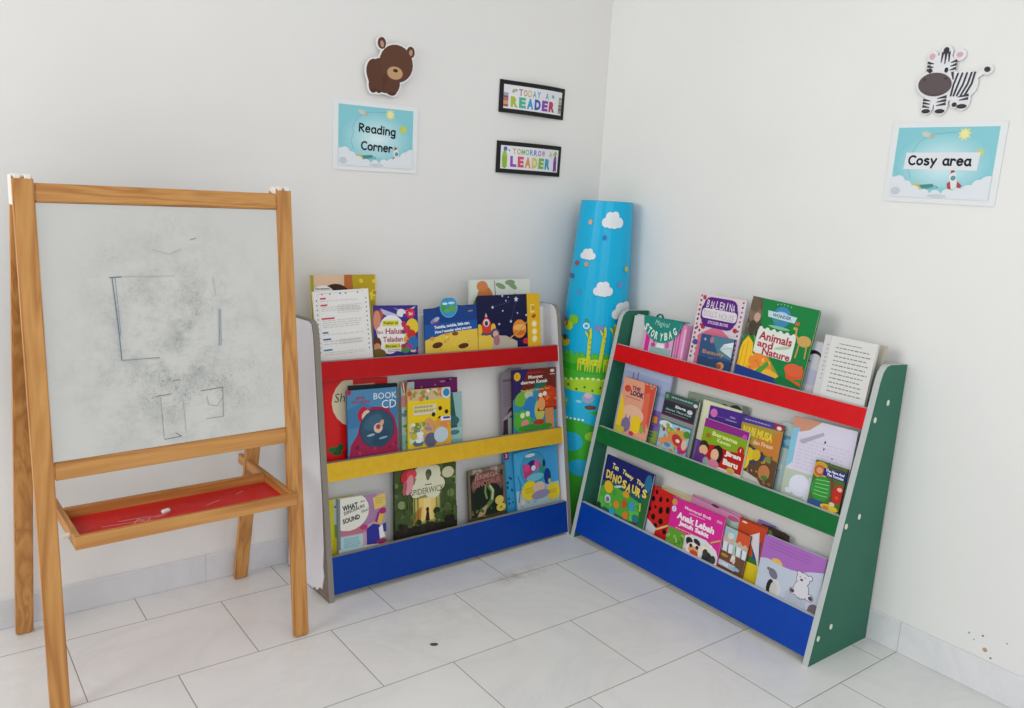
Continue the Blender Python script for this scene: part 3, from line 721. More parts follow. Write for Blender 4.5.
def d(A):
    A.rect(0,0,1,1,'#6f6450'); A.rect(.06,.1,.94,1,'#262b1c'); A.scatter(.05,0,.95,.16,16,.07,['#9a8a78','#7a6a5a','#a89a86'],31); A.ell(.52,.34,.44,.3,'#6c5048'); A.ell(.5,.62,.4,.34,'#1f2618')
    A.text('JERMIGA',.16,.12,.66,.14,'#b58078',.03,rot=2); A.text('DINOSAUR',.12,.26,.76,.13,'#a86a62',.03,rot=3)
    A.line([(.55,.4),(.64,.5),(.62,.7),(.5,.8),(.35,.88)],.1,'#5f7a3c'); A.line([(.58,.4),(.66,.52),(.62,.68)],.05,'#b9c09a'); A.line([(.46,.38),(.44,.5),(.48,.64)],.05,'#71915a')
    A.poly([(.2,1),(.32,.84),(.5,.78),(.4,1)],'#b79a72'); A.ell(.82,.74,.12,.1,'#cfc05a'); A.ell(.86,.9,.13,.09,'#d6c552'); A.ell(.86,.9,.04,.03,'#8a8a3a'); A.scatter(.05,.8,.6,1.05,12,.05,['#4f6a34','#8a6a4a','#33421f'],33)
book(B['L3dino'],'#4c4636',d,'brown and dark green book with curled plant and pink lettering, bottom tier',thick=.007)
def d(A):
    A.rect(0,0,1,1,'#3f9cc8'); A.rect(.0,-.02,.14,.13,'#8a2a6c'); A.text('3',.04,.015,.055,.075,'#ecd9e6',.03); A.scatter(.02,.45,.2,1,8,.05,['#1d4a72','#2a6f9c','#163a5a'],41); A.rect(.0,.14,.03,1,'#2f86b4')
book(B['L3three'],'#3a94c2',d,'blue book with purple number 3 tab, peeking out left of the disc book',thick=.008)
def d(A):
    A.rect(0,0,1,1,'#45a4d4'); A.poly([(.5,0),(1,0),(1,.8),(.7,.6)],'#3f9ad0'); A.rect(0,.7,1,1.3,'#a9c4cc')
    A.ell(.42,.35,.3,.31,'#2f7fa8'); A.ell(.42,.35,.285,.295,'#3f93b8'); A.poly([(.17,.25),(.55,.22),(.6,.34),(.2,.52)],'#b83a72'); A.ell(.4,.28,.11,.08,'#2a2f6a'); A.ell(.27,.32,.08,.07,'#d0488a'); A.ell(.5,.3,.06,.1,'#c85a9a'); A.ell(.62,.42,.06,.1,'#2a8f7a'); A.ell(.45,.52,.2,.07,'#6ab8cc'); A.ell(.67,.3,.03,.07,'#1c2c3c')
    A.ell(.42,.345,.05,.05,'#cfdde4'); A.ell(.36,.1,.11,.03,'#dfe9ec'); A.text('READ-ALONG',.28,.085,.16,.025,'#6fa0b8',.02)
    A.scatter(.05,.72,.95,1.0,24,.06,['#8fb4c4','#c8b8a8','#b0a0c0','#d8c8b0'],58); A.star(.3,.74,.19,'#e2c926',18,.88); A.star(.86,.87,.17,'#e2c926',18,.88); A.lines(.2,.69,.42,.8,4,'#8a7a1a',.3,5); A.lines(.76,.83,.95,.92,3,'#8a7a1a',.3,6)
    A.ell(.52,.72,.14,.1,'#d2b9a2'); A.ell(.55,.86,.22,.08,'#8f88a8'); A.ell(.73,.56,.08,.15,'#1d3a86'); A.ell(.77,.65,.03,.04,'#c8b83a')
    A.line([(.05,.42),(.1,.6),(.04,.9)],.02,'#2f7aa0')
book(B['L3cd'],'#46a6d6',d,'light blue sea-picture book with round disc and yellow bursts, right end of bottom tier',thick=.007)

# ---- right shelf, top tier
def d(A): A.rect(.0,0,1,1,'#dfe0e2'); A.line([(.6,0),(.55,1)],.01,'#b8b0c0'); A.rect(.62,.0,1,1,'#d7c0d4')
book(B['R1white'],'#dddde0',d,'plain white book at far left of the top tier beside the pink story bag',thick=.01)
def story_bag():
    sh,t,s,w,top,th,ins = B['R1bag']; D = .036
    M,h = place(sh,t,s,w,top,th,.018,D)
    h -= .012
    root = empty('story_bag', M, label='pink bag-shaped book with scalloped teal flap, left of top tier', cat='bag', group=GROUP[(sh,t)])
    V,F,I,mats=[],[],[],[paint('#d69cc0',.5),paint('#e4b9d0',.5),paint('#c2348c',.5)]
    pts=[(0,0),(w,0),(w*.985,h*.5),(w*.97,h),(w*.04,h),(w*.015,h*.5)]
    outline_slab(V,F,I,pts,-D,0,0)
    A=Art(w,h,HID[0]); A.rect(0,0,.2,1.2,'#dfa6c8'); A.rect(.06,0,.2,1.3,'#cf2f96'); A.rect(.2,.4,.92,1.3,'#dcaaca'); A.ell(.55,.86,.12,.14,'#ece6ec'); A.ell(.55,.7,.06,.07,'#e8e2ea'); A.rect(.25,.9,.9,1.1,'#8fb0ae'); A.ell(.35,.7,.04,.05,'#b02c6c'); A.ell(.33,.84,.07,.05,'#b8488c'); A.ell(.76,.78,.06,.08,'#c860a4'); A.rect(.93,0,.96,1.3,'#5f4a6a')
    A.emit(V,F,I,mats); me=mesh('bag_body',V,F,mats,I); fix_normals(me,(0,0,1)); link('bag_body',me,root)
    # gusset on the right side
    V,F,I,mats=[],[],[],[paint('#dc8fbc',.5),paint('#b46a9a',.5)]
    outline_slab(V,F,I,[(w*1.005,0),(w*1.25,0),(w*1.22,h*.95),(w*.99,h*.98)],-D,-.006,0); A=Art(w*.2,h*.9,HID[0]); A.rect(.1,.1,.3,1.3,'#c64c9c'); A.rect(.75,.05,.95,1.3,'#e6c2d6')
    A.emit(V,F,I,mats,-.006,lambda x,y,z:(w*1.02+x,y,z)); me=mesh('gusset',V,F,mats,I); fix_normals(me,(0,0,1)); link('gusset',me,root,label='lighter pink folded side')
    # flap: half disc hanging over the front
    V,F,I,mats=[],[],[],[paint('#2a9a8c',.5)]
    def half(rx,ry,cy,n=22): return [(w*.52+rx*math.cos(math.radians(180+180*i/n)), cy+ry*math.sin(math.radians(180+180*i/n))) for i in range(n+1)]
    top_y=h+.004
    outline_slab(V,F,I,half(w*.6,.088,top_y),.002,.0035,0)
    b=len(V); c=half(w*.56,.082,top_y-.002); V+=[(x,y,.0037) for x,y in c]; F.append(tuple(range(b,b+len(c)))); mats.append(paint('#218578',.5)); I.append(1)
    A=Art(w*1.2,.092,0)
    A.text('Magical',.33,.10,.36,.26,'#a8d8cc',.0,rot=-3,shear=.2)
    xs=[(.12,.30,-34),(.20,.43,-24),(.285,.52,-16),(.375,.58,-8),(.50,.62,0),(.60,.58,10),(.69,.50,20),(.78,.38,30)]
    for ch,(x,y,r) in zip('STORYBAG',xs): A.text(ch,x,y-.04,.082,.30,'#dceee4',.04,rot=r)
    A.emit(V,F,I,mats,.004,lambda x,y,z:(x-w*.08,y+top_y-.092,z))
    bv,bf=box_data(w*-.06,w*1.1,h-.001,h+.003,-D,.0035); b=len(V); V+=bv; F+=[tuple(b+i for i in q) for q in bf]; I+=[0]*6
    me=mesh('flap',V,F,mats,I); fix_normals(me,(0,0,1)); link('flap',me,root,label='scalloped teal flap with lettering')
    # handle
    hp=[(w*(.2+.2*i/8)+0, h+.003+.011*math.sin(PI*i/8)) for i in range(9)]
    V,F=[],[]
    for x,y in hp: V+=[(x,y,-.022),(x,y,-.012),(x,y+.003,-.012),(x,y+.003,-.022)]
    for i in range(8):
        for k in range(4): F.append((i*4+k,i*4+(k+1)%4,i*4+4+(k+1)%4,i*4+4+k))
    link('handle',mesh('handle',V,F,[paint('#1f6f6a',.5)]),root)
story_bag()
def d(A):
    A.rect(0,0,1,1,'#dccfd6')
    rn=random.Random(5); cols=['#a83a48','#4a3a44','#b86a7a','#7a4a6a','#c04a4c','#6a5a64']
    for i in range(14): A.ell(.94,.04+i*.068,.018,.022,cols[i%6],rn.uniform(0,90),n=8); A.ell(.05,.03+i*.07,.022,.026,cols[(i+2)%6],rn.uniform(0,90),n=8)
    for i in range(6): A.ell(.14,.45+i*.09,.02,.025,cols[i%6],n=8)
    A.ell(.12,.05,.035,.04,'#b83a40')
    A.poly([(.5,.42),(.14,.6),(.14,1.2),(.86,1.2),(.86,.6)],'#d8728e'); A.ell(.08,.5,.02,.03,'#b03a58'); A.ell(.2,.47,.05,.05,'#b22f3e'); A.ell(.88,.45,.045,.04,'#b8283a'); A.ell(.1,.72,.06,.05,'#46569a'); 
    A.rrect(.13,.03,.85,.47,'#5c2280',.14); A.rrect(.1,.13,.88,.4,'#5c2280',.1)
    x=.2
    for i,ch in enumerate('BALLERINA'): A.text(ch,x+(.018 if ch=='I' else 0),.075+(i%3)*.008,.016 if ch=='I' else .055,.11,'#ece4ee',.0,rot=(-4,5,0)[i%3]); x+=.068
    A.rrect(.13,.2,.87,.345,'#ddd8de',.06); A.text("DOLL'S",.17,.225,.28,.09,'#b3a8b6',.0,rot=-1); A.text('HOUSE',.5,.24,.32,.09,'#b3a8b6',.0,rot=-1)
    A.text('STICKER BOOK',.29,.375,.44,.045,'#ddd0e4',.02)
book(B['R1baller'],'#d8ccd4',d,'tall white sticker book with big purple title shape, top tier',thick=.006,back='#d9d0d8')
def d(A):
    A.rect(0,0,1,1,'#34547e'); A.poly([(.3,0),(1,0),(1,.7),(.6,.6)],'#4c7c92'); A.ell(.35,.15,.06,.08,'#b07a80'); A.star(.14,.16,.06,'#b9bcd2',4,.3); A.poly([(.62,.42),(.72,.22),(1,.1),(1,.62)],'#c6d6da'); A.poly([(.72,.22),(1,.1),(.95,.3)],'#dfe8ea'); A.line([(.62,.42),(.95,.3),(1,.6)],.012,'#8aa4ae'); A.rect(0,.75,1,1.3,'#2a4468')
    A.text('Beauty',.12,.5,.68,.17,'#b98a5e',.02); A.text('story',.33,.74,.14,.04,'#9fb0c4',.0); A.ell(.72,.94,.11,.09,'#c88a5a'); A.ell(.68,.97,.07,.06,'#8a5030')
book(B['R1beauty'],'#30507a',d,'small dark blue book standing in front of the white sticker book',thick=.006)
def d(A):
    A.rect(0,0,1,1,'#15803f'); A.poly([(0,0),(.17,.02),(.2,.2),(.12,.42),(.16,.5),(0,.52)],'#5f5346'); A.scatter(.02,.05,.2,.5,14,.05,['#4f463a','#7f7060','#3f382e'],51); A.ell(.1,.24,.1,.12,'#7f6a5a'); A.ell(.07,.1,.08,.1,'#6a5a4a'); A.ell(.14,.26,.05,.06,'#c0a090'); A.ell(.1,.4,.06,.09,'#4a4238')
    A.ell(.5,.19,.135,.135,'#3f86b8'); A.ell(.5,.17,.1,.05,'#9fc6dc'); A.ell(.45,.22,.05,.04,'#4a9a5a'); A.poly([(.28,.14),(.72,.15),(.7,.23),(.3,.22)],'#bfd8de'); A.text('WONDER',.36,.16,.28,.045,'#3a6a94',.03); A.ell(.5,.33,.16,.02,'#7fc09a')
    for i in range(5): A.ell(.4+i*.05,.04-.012*math.sin(i*PI/4),.012,.01,'#7fc09a',n=6)
    A.poly([(.16,.5),(.26,.55),(.62,.88),(.78,1.05),(.66,1.05),(.24,.7)],'#8a9a3a')
    A.rrect(.2,.385,.78,.72,'#dfe3dc',.04)
    for x in (.24,.34,.44,.54,.64,.74): A.ell(x,.385,.03,.025,'#dfe3dc')
    A.text('Animals',.24,.42,.5,.11,'#b02c44',.03); A.text('and',.24,.535,.24,.09,'#b02c44',.03); A.text('Nature',.34,.62,.42,.095,'#b02c44',.03); A.ell(.62,.57,.12,.02,'#a8c8a8',-15)
    A.ell(.9,.42,.1,.07,'#c8a25a'); A.line([(.84,.47),(.83,.64)],.022,'#bd9650'); A.line([(.95,.47),(.96,.62)],.022,'#bd9650'); A.line([(.82,.42),(.76,.36),(.76,.3)],.024,'#c8a25a'); A.ell(.74,.29,.035,.02,'#c8a25a'); A.rect(.72,.2,.78,.25,'#b0704a')
    A.poly([(0,1.0),(.02,.62),(.08,.52),(.18,.6),(.22,.8),(.5,.86),(.6,1.05),(0,1.1)],'#e6ae1e'); A.ell(.1,.75,.1,.2,'#f0c02c'); A.ell(.36,.86,.2,.14,'#e88a34',20); A.ell(.48,.98,.22,.1,'#e8b43a'); A.line([(.1,.6),(.12,.95)],.012,'#d89a1c'); A.line([(.05,.65),(.04,.95)],.012,'#d89a1c'); A.line([(.3,.8),(.4,.95)],.01,'#d0702c'); A.scatter(.2,.75,.55,1.0,12,.03,['#f0a04c','#e0782c','#f0c04a'],52)
    A.poly([(.72,.78),(.96,.72),(1,.78),(1,.98),(.78,.92)],'#d8542c'); A.ell(.86,.8,.14,.08,'#d8603a'); A.poly([(.3,.95),(.46,.78),(.5,.82),(.36,1.0)],'#4f9a3a'); A.poly([(.85,.92),(1,.88),(1,.94)],'#3a8a3a')
    A.poly([(0,.93),(.75,.97),(1.0,1.0),(1,1.3),(0,1.3)],'#1c3a86'); A.poly([(.68,.92),(1,1.0),(1,1.1),(.6,1.0)],'#15703a')
book(B['R1animals'],'#157c3e',d,'large green book with a camel, lizard and flowers, top tier',thick=.009,r=.006)
def d(A):
    A.rect(0,0,1,1,'#d5d5de'); A.ell(.3,.32,.22,.16,'#26262c'); A.ell(.34,.36,.16,.12,'#d5d5de'); A.ell(.62,.36,.14,.12,'#3a3a40'); A.ell(.64,.4,.09,.08,'#d5d5de'); A.ell(.3,.75,.3,.2,'#c2c2dc')
book(B['R1arcs'],'#cfcfd4',d,'white booklet with black curves half hidden beside the white text page',thick=.008)
def d(A):
    A.rect(.0,0,1,1,'#dad9d6'); A.line([(.13,0),(.13,1.2)],.006,'#b4b3b2'); A.rect(0,0,.12,1.2,'#d0cfce')
    A.lines(.3,.1,.75,.14,1,'#858585',.4,7); A.lines(.25,.17,.93,.98,11,'#8a8a8a',.26,9); A.lines(.07,.15,.11,.8,9,'#a0a0a0',.3,3)
book(B['R1page'],'#d6d5d2',d,'white page of black printed lines at the right end of the top tier',thick=.012,spine='#c9c8c6',cat='book')
def d(A):
    A.rect(0,0,1,1,'#cfcabb'); A.poly([(.2,0),(.6,0),(.6,1),(.2,1)],'#5c8c3c'); A.poly([(.3,0),(.5,0),(.44,.4)],'#9ab04a'); A.rect(.62,.0,1,1,'#c4beb0'); A.line([(.7,0),(.75,1)],.02,'#8f887a')
book(B['R1green'],'#c9c4b6',d,'green and ivory booklet behind the white text page',thick=.008)

# ---- right shelf, middle tier
def d(A):
    A.rect(0,0,1,1,'#a5b2d6'); A.rect(0,.0,1,.1,'#b6c2e0'); A.rect(.0,.28,1,.34,'#97a4cc'); A.rect(.3,.08,.33,.22,'#8a7cb4'); A.rect(.2,.1,.23,.2,'#8a7cb4')
    A.rect(.5,.24,.74,.56,'#c48a62'); A.rect(.55,.3,.69,.5,'#f3d68c'); A.ell(.62,.4,.06,.06,'#fae8b4'); A.rect(.68,.56,1,1.2,'#8a68b4'); A.rect(.72,.62,.9,.78,'#7a5aa0'); A.rect(.78,.65,.88,.75,'#e09a3c'); A.poly([(.62,.9),(.95,.85),(.95,1.2),(.6,1.2)],'#8fb04a'); A.lines(.76,.8,.86,1.0,4,'#5c4288',.5,4)
book(B['R2lav'],'#9daad0',d,'lavender book with lit window picture, behind the orange book',thick=.009)
def d(A):
    A.poly([(0,0),(1,0),(1,1.3),(0,1.3)],'#e0a084'); A.poly([(.65,0),(1,0),(1,.8),(.75,.5)],'#d2503c'); A.poly([(.72,.2),(.86,.15),(.95,.9),(.7,.8)],'#dc6a50'); A.ell(.45,.65,.36,.22,'#e6b79a'); A.poly([(0,.3),(.12,.45),(.2,.7),(.1,1.1),(0,1.1)],'#e8c82c')
    for i in range(9): A.ell(.06+i*.11,0,.04,.04,'#e0a084')
    A.ell(.17,.2,.1,.08,'#cf4a34'); A.text('THE',.3,.12,.26,.07,'#7a2c54',.04); A.text('LOOK',.28,.2,.42,.1,'#5c2a56',.05); A.rect(.14,.34,.62,.355,'#b0705c'); A.ell(.88,.06,.05,.03,'#8f9a7a')
    A.ell(.32,.86,.14,.17,'#7c6f96'); A.ell(.28,.72,.015,.06,'#7c6f96'); A.ell(.4,.72,.015,.06,'#7c6f96'); A.rrect(.48,.64,.76,.96,'#ecc926',.1); A.ell(.82,.84,.05,.1,'#7fae4c'); A.ell(.54,.98,.08,.05,'#c2366c'); A.rect(.0,.92,.3,1.2,'#c6b83c')
book(B['R2orange'],'#d88a70',d,'orange-peach book with yellow and purple creatures, left end of middle tier',thick=.009,back='#2c2430')
def d(A):
    A.rect(0,0,1,1,'#87908c'); A.rect(0,0,1,.15,'#3c5a54'); A.ell(.07,.07,.05,.05,'#5f9a6a'); A.lines(.2,.05,.85,.1,1,'#9fb8b0',.5); A.ell(.92,.09,.06,.04,'#cfd4d2')
    A.rect(.0,.14,.97,.44,'#5a2440'); A.rect(.03,.16,.94,.4,'#25333e'); A.text('Singa',.36,.19,.32,.07,'#e2e4e4',.04); A.ell(.8,.24,.08,.05,'#c9cfd6'); A.text('dengan Tikus Kecil',.1,.285,.76,.05,'#a8c0b4',.03); A.lines(.1,.36,.8,.38,1,'#8a8f92',.6)
    A.rect(.02,.52,.96,1.3,'#3f6f86'); A.rect(.05,.55,.93,1.3,'#9cc7d8'); A.ell(.2,.6,.2,.08,'#d6e4e4'); A.ell(.4,.72,.18,.1,'#7fa650',30); A.scatter(.08,.58,.92,1.1,40,.06,['#d98a4a','#7fa650','#c8dce0','#b83434','#e0b8a4','#6a86a8','#d8c04a'],56); A.ell(.7,.7,.2,.1,'#c2a04a'); A.ell(.58,.84,.28,.13,'#d98a4a',25); A.ell(.62,.82,.17,.12,'#b83434',25); A.ell(.64,.83,.06,.04,'#ecdcd4'); A.ell(.26,.9,.16,.08,'#d89060',-20); A.ell(.8,.95,.14,.1,'#c22c6c'); A.ell(.86,.66,.1,.08,'#4f8a3a'); A.ell(.36,.96,.1,.05,'#6a86a8'); A.ell(.84,.86,.08,.12,'#e0b8a4')
book(B['R2lion'],'#7d8a86',d,'grey-green book with dark title panel and red fruit picture, middle tier',thick=.01)
def d(A):
    A.rect(0,0,1,1,'#8f9e8c'); A.text('World Garden',.06,.1,.42,.1,'#4a5648',.02); A.ell(.62,.18,.1,.1,'#3a4038'); A.ell(.6,.2,.07,.08,'#a8b4a4'); A.ell(.8,.2,.14,.14,'#33362f'); A.ell(.82,.2,.06,.06,'#99a294'); A.rect(.9,0,1,.5,'#767c78')
book(B['R2greyg'],'#8a9888',d,'sage green booklet with dark circles, behind the cream book',thick=.007,r=.016)
def d(A):
    A.rect(0,0,1,1,'#e4e2c4'); A.rect(0,.72,.5,1.3,'#6a4a9c'); A.rect(0,.74,.06,1.3,'#8368ac')
book(B['R2cream'],'#e2e0c2',d,'cream book with violet lower corner standing behind the new-neighbour book',thick=.008)
def d(A):
    A.rect(0,0,1,1,'#4b2f8c'); A.ell(.14,.12,.1,.1,'#d870b8'); A.line([(.24,.16),(.6,.16)],.008,'#8a70bc'); A.text('SIRI',.6,.1,.14,.03,'#c8b8e0',.02); A.lines(.5,.17,.8,.2,1,'#b8a8d8',.6); A.text('CERITA 2 in 1',.12,.25,.86,.085,'#e8dc9c',.03,rot=-2)
book(B['R2cerita'],'#4a2e8a',d,'violet book with pink dot behind the green and red book',thick=.008)
def d(A):
    A.rect(0,0,1,1,'#a87a34'); A.rect(0,0,1,.12,'#4a3a8e'); A.rect(.78,.0,1,.1,'#a02c34'); A.lines(.06,.05,.7,.08,1,'#a8a0c8',.6); A.poly([(0,.12),(1,.1),(1,.35),(0,.5)],'#a8903c'); A.poly([(.4,.3),(1,.12),(1,.6),(.5,.5)],'#c07a34'); A.text('NABI MUSA',.06,.16,.74,.15,'#dcc83a',.05,rot=-2); A.text('dan Firaun',.36,.36,.48,.075,'#e6c2a0',.03)
    A.poly([(0,.5),(.3,.45),(.6,.55),(1,.62),(1,1.2),(0,1.2)],'#5f4630'); A.poly([(.1,.52),(.5,.5),(.8,.66),(.6,.68)],'#343a6a'); A.scatter(.05,.55,.95,1.05,36,.05,['#6f5438','#8a6a3c','#4a3626','#3a4070','#b08a3a'],57); A.ell(.28,.62,.2,.14,'#d8bc2c'); A.ell(.22,.76,.14,.17,'#e0c43a'); A.ell(.5,.6,.1,.12,'#cfae2a'); A.ell(.16,.5,.08,.06,'#c09a6c'); A.ell(.75,.85,.14,.16,'#b87a4c'); A.ell(.78,.62,.08,.06,'#6f8a4a'); A.ell(.78,.93,.08,.05,'#4a7a3a'); A.poly([(0,.96),(.2,.9),(.6,.98),(.8,1.1),(0,1.2)],'#c6c4bc'); A.ell(.12,.96,.05,.04,'#4a4640'); A.ell(.91,.06,.06,.04,'#ded6d0')
book(B['R2musa'],'#3a2c4c',d,'orange-gold book with yellow-robed figures, centre of middle tier',thick=.008)
def d(A):
    A.rect(0,0,1,1,'#b01c20'); A.rect(0,0,1,.2,'#8c2a86'); A.poly([(0,.2),(1,.17),(1,.5),(.66,.56),(.34,.54),(0,.62)],'#7fa522'); A.text('Bersama',.22,.24,.58,.1,'#d9dc94',.04,rot=-1); A.text('Kawan',.36,.37,.3,.09,'#d9dc94',.03); A.ell(.14,.38,.06,.05,'#a06a2c'); A.ell(.92,.14,.05,.05,'#c44aa4'); A.ell(.9,.46,.075,.075,'#b02420'); A.text('1',.885,.42,.02,.08,'#e8d8c8',.04)
    A.text('Jiran',.58,.57,.36,.14,'#eadfd4',.06); A.text('Baru',.58,.76,.33,.14,'#eadfd4',.06)
    A.ell(.09,.68,.12,.13,'#3a2420'); A.ell(.1,.74,.1,.09,'#dcae86'); A.ell(.1,.98,.14,.12,'#5c2f7c'); A.ell(.42,.74,.13,.18,'#2c1a1c'); A.ell(.37,.76,.09,.11,'#e0b48e'); A.ell(.38,.98,.12,.09,'#c87a96'); A.ell(.2,.98,.07,.08,'#8c9a9a'); A.ell(.78,.98,.09,.05,'#c2a04a')
book(B['R2jiran'],'#d9d4ca',d,'purple, green and red book with two children, leaning in front on middle tier',thick=.008,r=.008)
def d(A):
    A.rect(0,0,1,1,'#b3c8c2'); A.poly([(.4,.0),(1,0),(1,.4),(.5,.5)],'#86bcd4'); A.rect(.0,.2,.5,.4,'#5f9ab4'); A.ell(.3,.3,.2,.08,'#8fc0cc'); A.rect(.5,.42,.85,.62,'#c23440'); A.text('5',.62,.46,.1,.1,'#f0d8d4',.03); A.ell(.55,.7,.12,.07,'#5c4f86'); A.line([(.52,.75),(.5,1.0)],.02,'#4a5a78'); A.scatter(.0,.5,.9,1.0,16,.08,['#9cbab2','#c3d6cc','#a8c8d4'],13); A.ell(.5,.95,.2,.08,'#86b8cc')
book(B['R2light'],'#aac2be',d,'pale aqua book with small red square, right of the gold book',thick=.009)
def d(A):
    A.rect(0,0,1,1,'#d8d4de'); A.poly([(0,0),(.45,0),(.2,.2),(0,.16)],'#c9927a'); A.poly([(0,.16),(.12,.14),(.1,.6),(0,.7)],'#84c0d8'); A.poly([(.1,.2),(.5,.06),(1.0,.02),(1,.78),(.1,.72)],'#d6d1e2')
    A.lines(.14,.26,.95,.68,9,'#ccc6dc',.5,8); A.poly([(.14,.3),(.5,.12),(.52,.16),(.2,.34)],'#b0a8b8')
    A.rect(.0,.7,.7,1.3,'#b6c4b2'); A.ell(.28,.88,.17,.16,'#dedff0'); A.ell(.52,.98,.16,.14,'#d8d9ea'); A.ell(.12,.98,.06,.04,'#dedff0'); A.ell(.45,.78,.05,.05,'#cfd4dc')
    A.ell(.55,.24,.015,.02,'#3a3438'); A.ell(.55,.33,.01,.02,'#4a4448'); A.ell(.68,.5,.016,.03,'#3a3438'); A.ell(.7,.42,.012,.012,'#5a5458')
book(B['R2sheet'],'#cfcad6',d,'large pale lilac crumpled sheet book at the right end of the middle tier',thick=.007)
def d(A):
    A.rect(0,0,1,1,'#4a6a2c'); A.ell(.2,.2,.26,.24,'#c89a2c'); A.ell(.18,.22,.17,.16,'#b8603c'); A.ell(.18,.22,.1,.09,'#d89a6c'); A.poly([(.3,.12),(1,.1),(1,.3),(.3,.3)],'#23287c'); A.text('The Hare And',.36,.13,.58,.065,'#dfe0ec',.04); A.text('The Tortoise',.42,.215,.52,.065,'#dfe0ec',.04); A.rect(.4,.06,.98,.1,'#50402c')
    A.ell(.34,.62,.32,.36,'#2f8f3c')
    for i in range(5): A.line([(.14,.45+i*.08),(.34,.42+i*.09),(.56,.4+i*.09)],.02,'#8fcf7c')
    A.line([(.62,.35),(.68,.6),(.74,.9)],.11,'#6a4530'); A.ell(.88,.62,.18,.28,'#b82a1c'); A.ell(.9,.5,.08,.06,'#e0b0a0'); A.ell(.86,.7,.06,.05,'#d8482c'); A.ell(.3,.98,.3,.1,'#2c4f86'); A.ell(.7,.98,.28,.09,'#d8b82a'); A.ell(.6,1.0,.1,.06,'#c87a34'); A.ell(.76,.88,.09,.06,'#c9c8a4')
book(B['R2hare'],'#3f5c2a',d,'small book with blue title band and green turtle shell, right end of middle tier',thick=.007)

# ---- right shelf, bottom tier
def d(A):
    A.rect(0,0,1,1,'#1c2468'); A.poly([(0,.5),(.3,.42),(.7,.45),(1,.4),(1,1.2),(0,1.2)],'#1f5c68'); A.poly([(0,.62),(.2,.5),(.6,.55),(.85,.6),(.95,.9),(.7,1.0),(.3,.98),(0,.95)],'#4fa83c'); A.scatter(.05,.6,.9,.95,14,.06,['#62b848','#459a38','#6cc050'],17)
    A.ell(.93,.2,.07,.14,'#2c6f96'); A.poly([(.86,.6),(1,.3),(1,1.1),(.9,1.1)],'#2c6a34')
    for w_,x,y,wd,r in (('Ten',.16,.10,.14,-4),('Teeny',.39,.13,.25,-10),('Tiny',.7,.19,.17,-6)): A.text(w_,x,y,wd,.11,'#e3d38c',.04,rot=r)
    x=.06
    for i,ch in enumerate('DINOSAURS'): A.text(ch,x,.27+(.0,-.01,.03,.0,.05,.07,.06,.07,.05)[i],.028 if ch=='I' else .092,.16,'#e8cf52',.05,rot=(4,-4,3,-3,4,-3,5,-4,6)[i]); x+=.045 if ch=='I' else .106
    A.ell(.17,.57,.1,.09,'#e0b82c',40); A.ell(.55,.56,.07,.05,'#d89a2c'); A.ell(.36,.49,.08,.02,'#c9d0c8',-20); A.ell(.2,.79,.065,.065,'#c6cfd2'); A.ell(.2,.8,.04,.04,'#7a6f9c'); A.ell(.4,.82,.06,.06,'#d88a2c'); A.ell(.55,.74,.05,.07,'#c2542c'); A.ell(.71,.72,.07,.07,'#3f96c2'); A.ell(.62,.93,.06,.06,'#d87a34'); A.ell(.82,.9,.07,.06,'#2c7a86'); A.ell(.34,.99,.06,.06,'#2f9ad0'); A.line([(.86,.6),(.88,.72)],.025,'#c8c84a'); A.scatter(.5,1.0,.9,1.1,8,.05,['#6a2a2c','#3a5a24'],18)
    A.rect(.0,.93,.08,1.2,'#1c3a24')
book(B['R3dino'],'#20306a',d,'dark blue and green book with yellow dancing letters, left end of bottom tier',thick=.01,pages='#d0d4cc')
def d(A):
    A.rect(0,0,1,1,'#c9241e')
    for x,y,r,q in ((.2,.12,.06,.08),(.42,.24,.07,.1),(.12,.3,.08,.09),(.52,.48,.09,.12),(.28,.46,.05,.06),(.28,.7,.09,.1),(.62,.72,.1,.1),(.8,.4,.08,.12),(.7,.18,.06,.07),(.45,.86,.08,.07),(.08,.56,.05,.07),(.86,.9,.08,.08)): A.ell(x,y,r,q,'#1c1210',n=14)
    A.poly([(0,.78),(.5,.92),(.45,1.3),(0,1.3)],'#cfcfd4'); A.line([(.5,.95),(1,.7)],.06,'#d8c87c')
book(B['R3lady'],'#c4221c',d,'red book with black ladybird spots on the bottom tier',thick=.009,outline=lambda w,h:[(0,0),(w,0),(w,h*.9)]+[(w*(.97-.08*i),h*(.93+.012*i)) for i in range(5)]+[(w*.1,h),(0,h-.005)])
def d(A): A.rect(0,0,1,1,'#ddd2a8'); A.line([(.05,.03),(.9,.04)],.02,'#b8a878')
book(B['R3cream'],'#d9cea6',d,'cream-yellow book top behind the ladybird-spotted book',thick=.008)
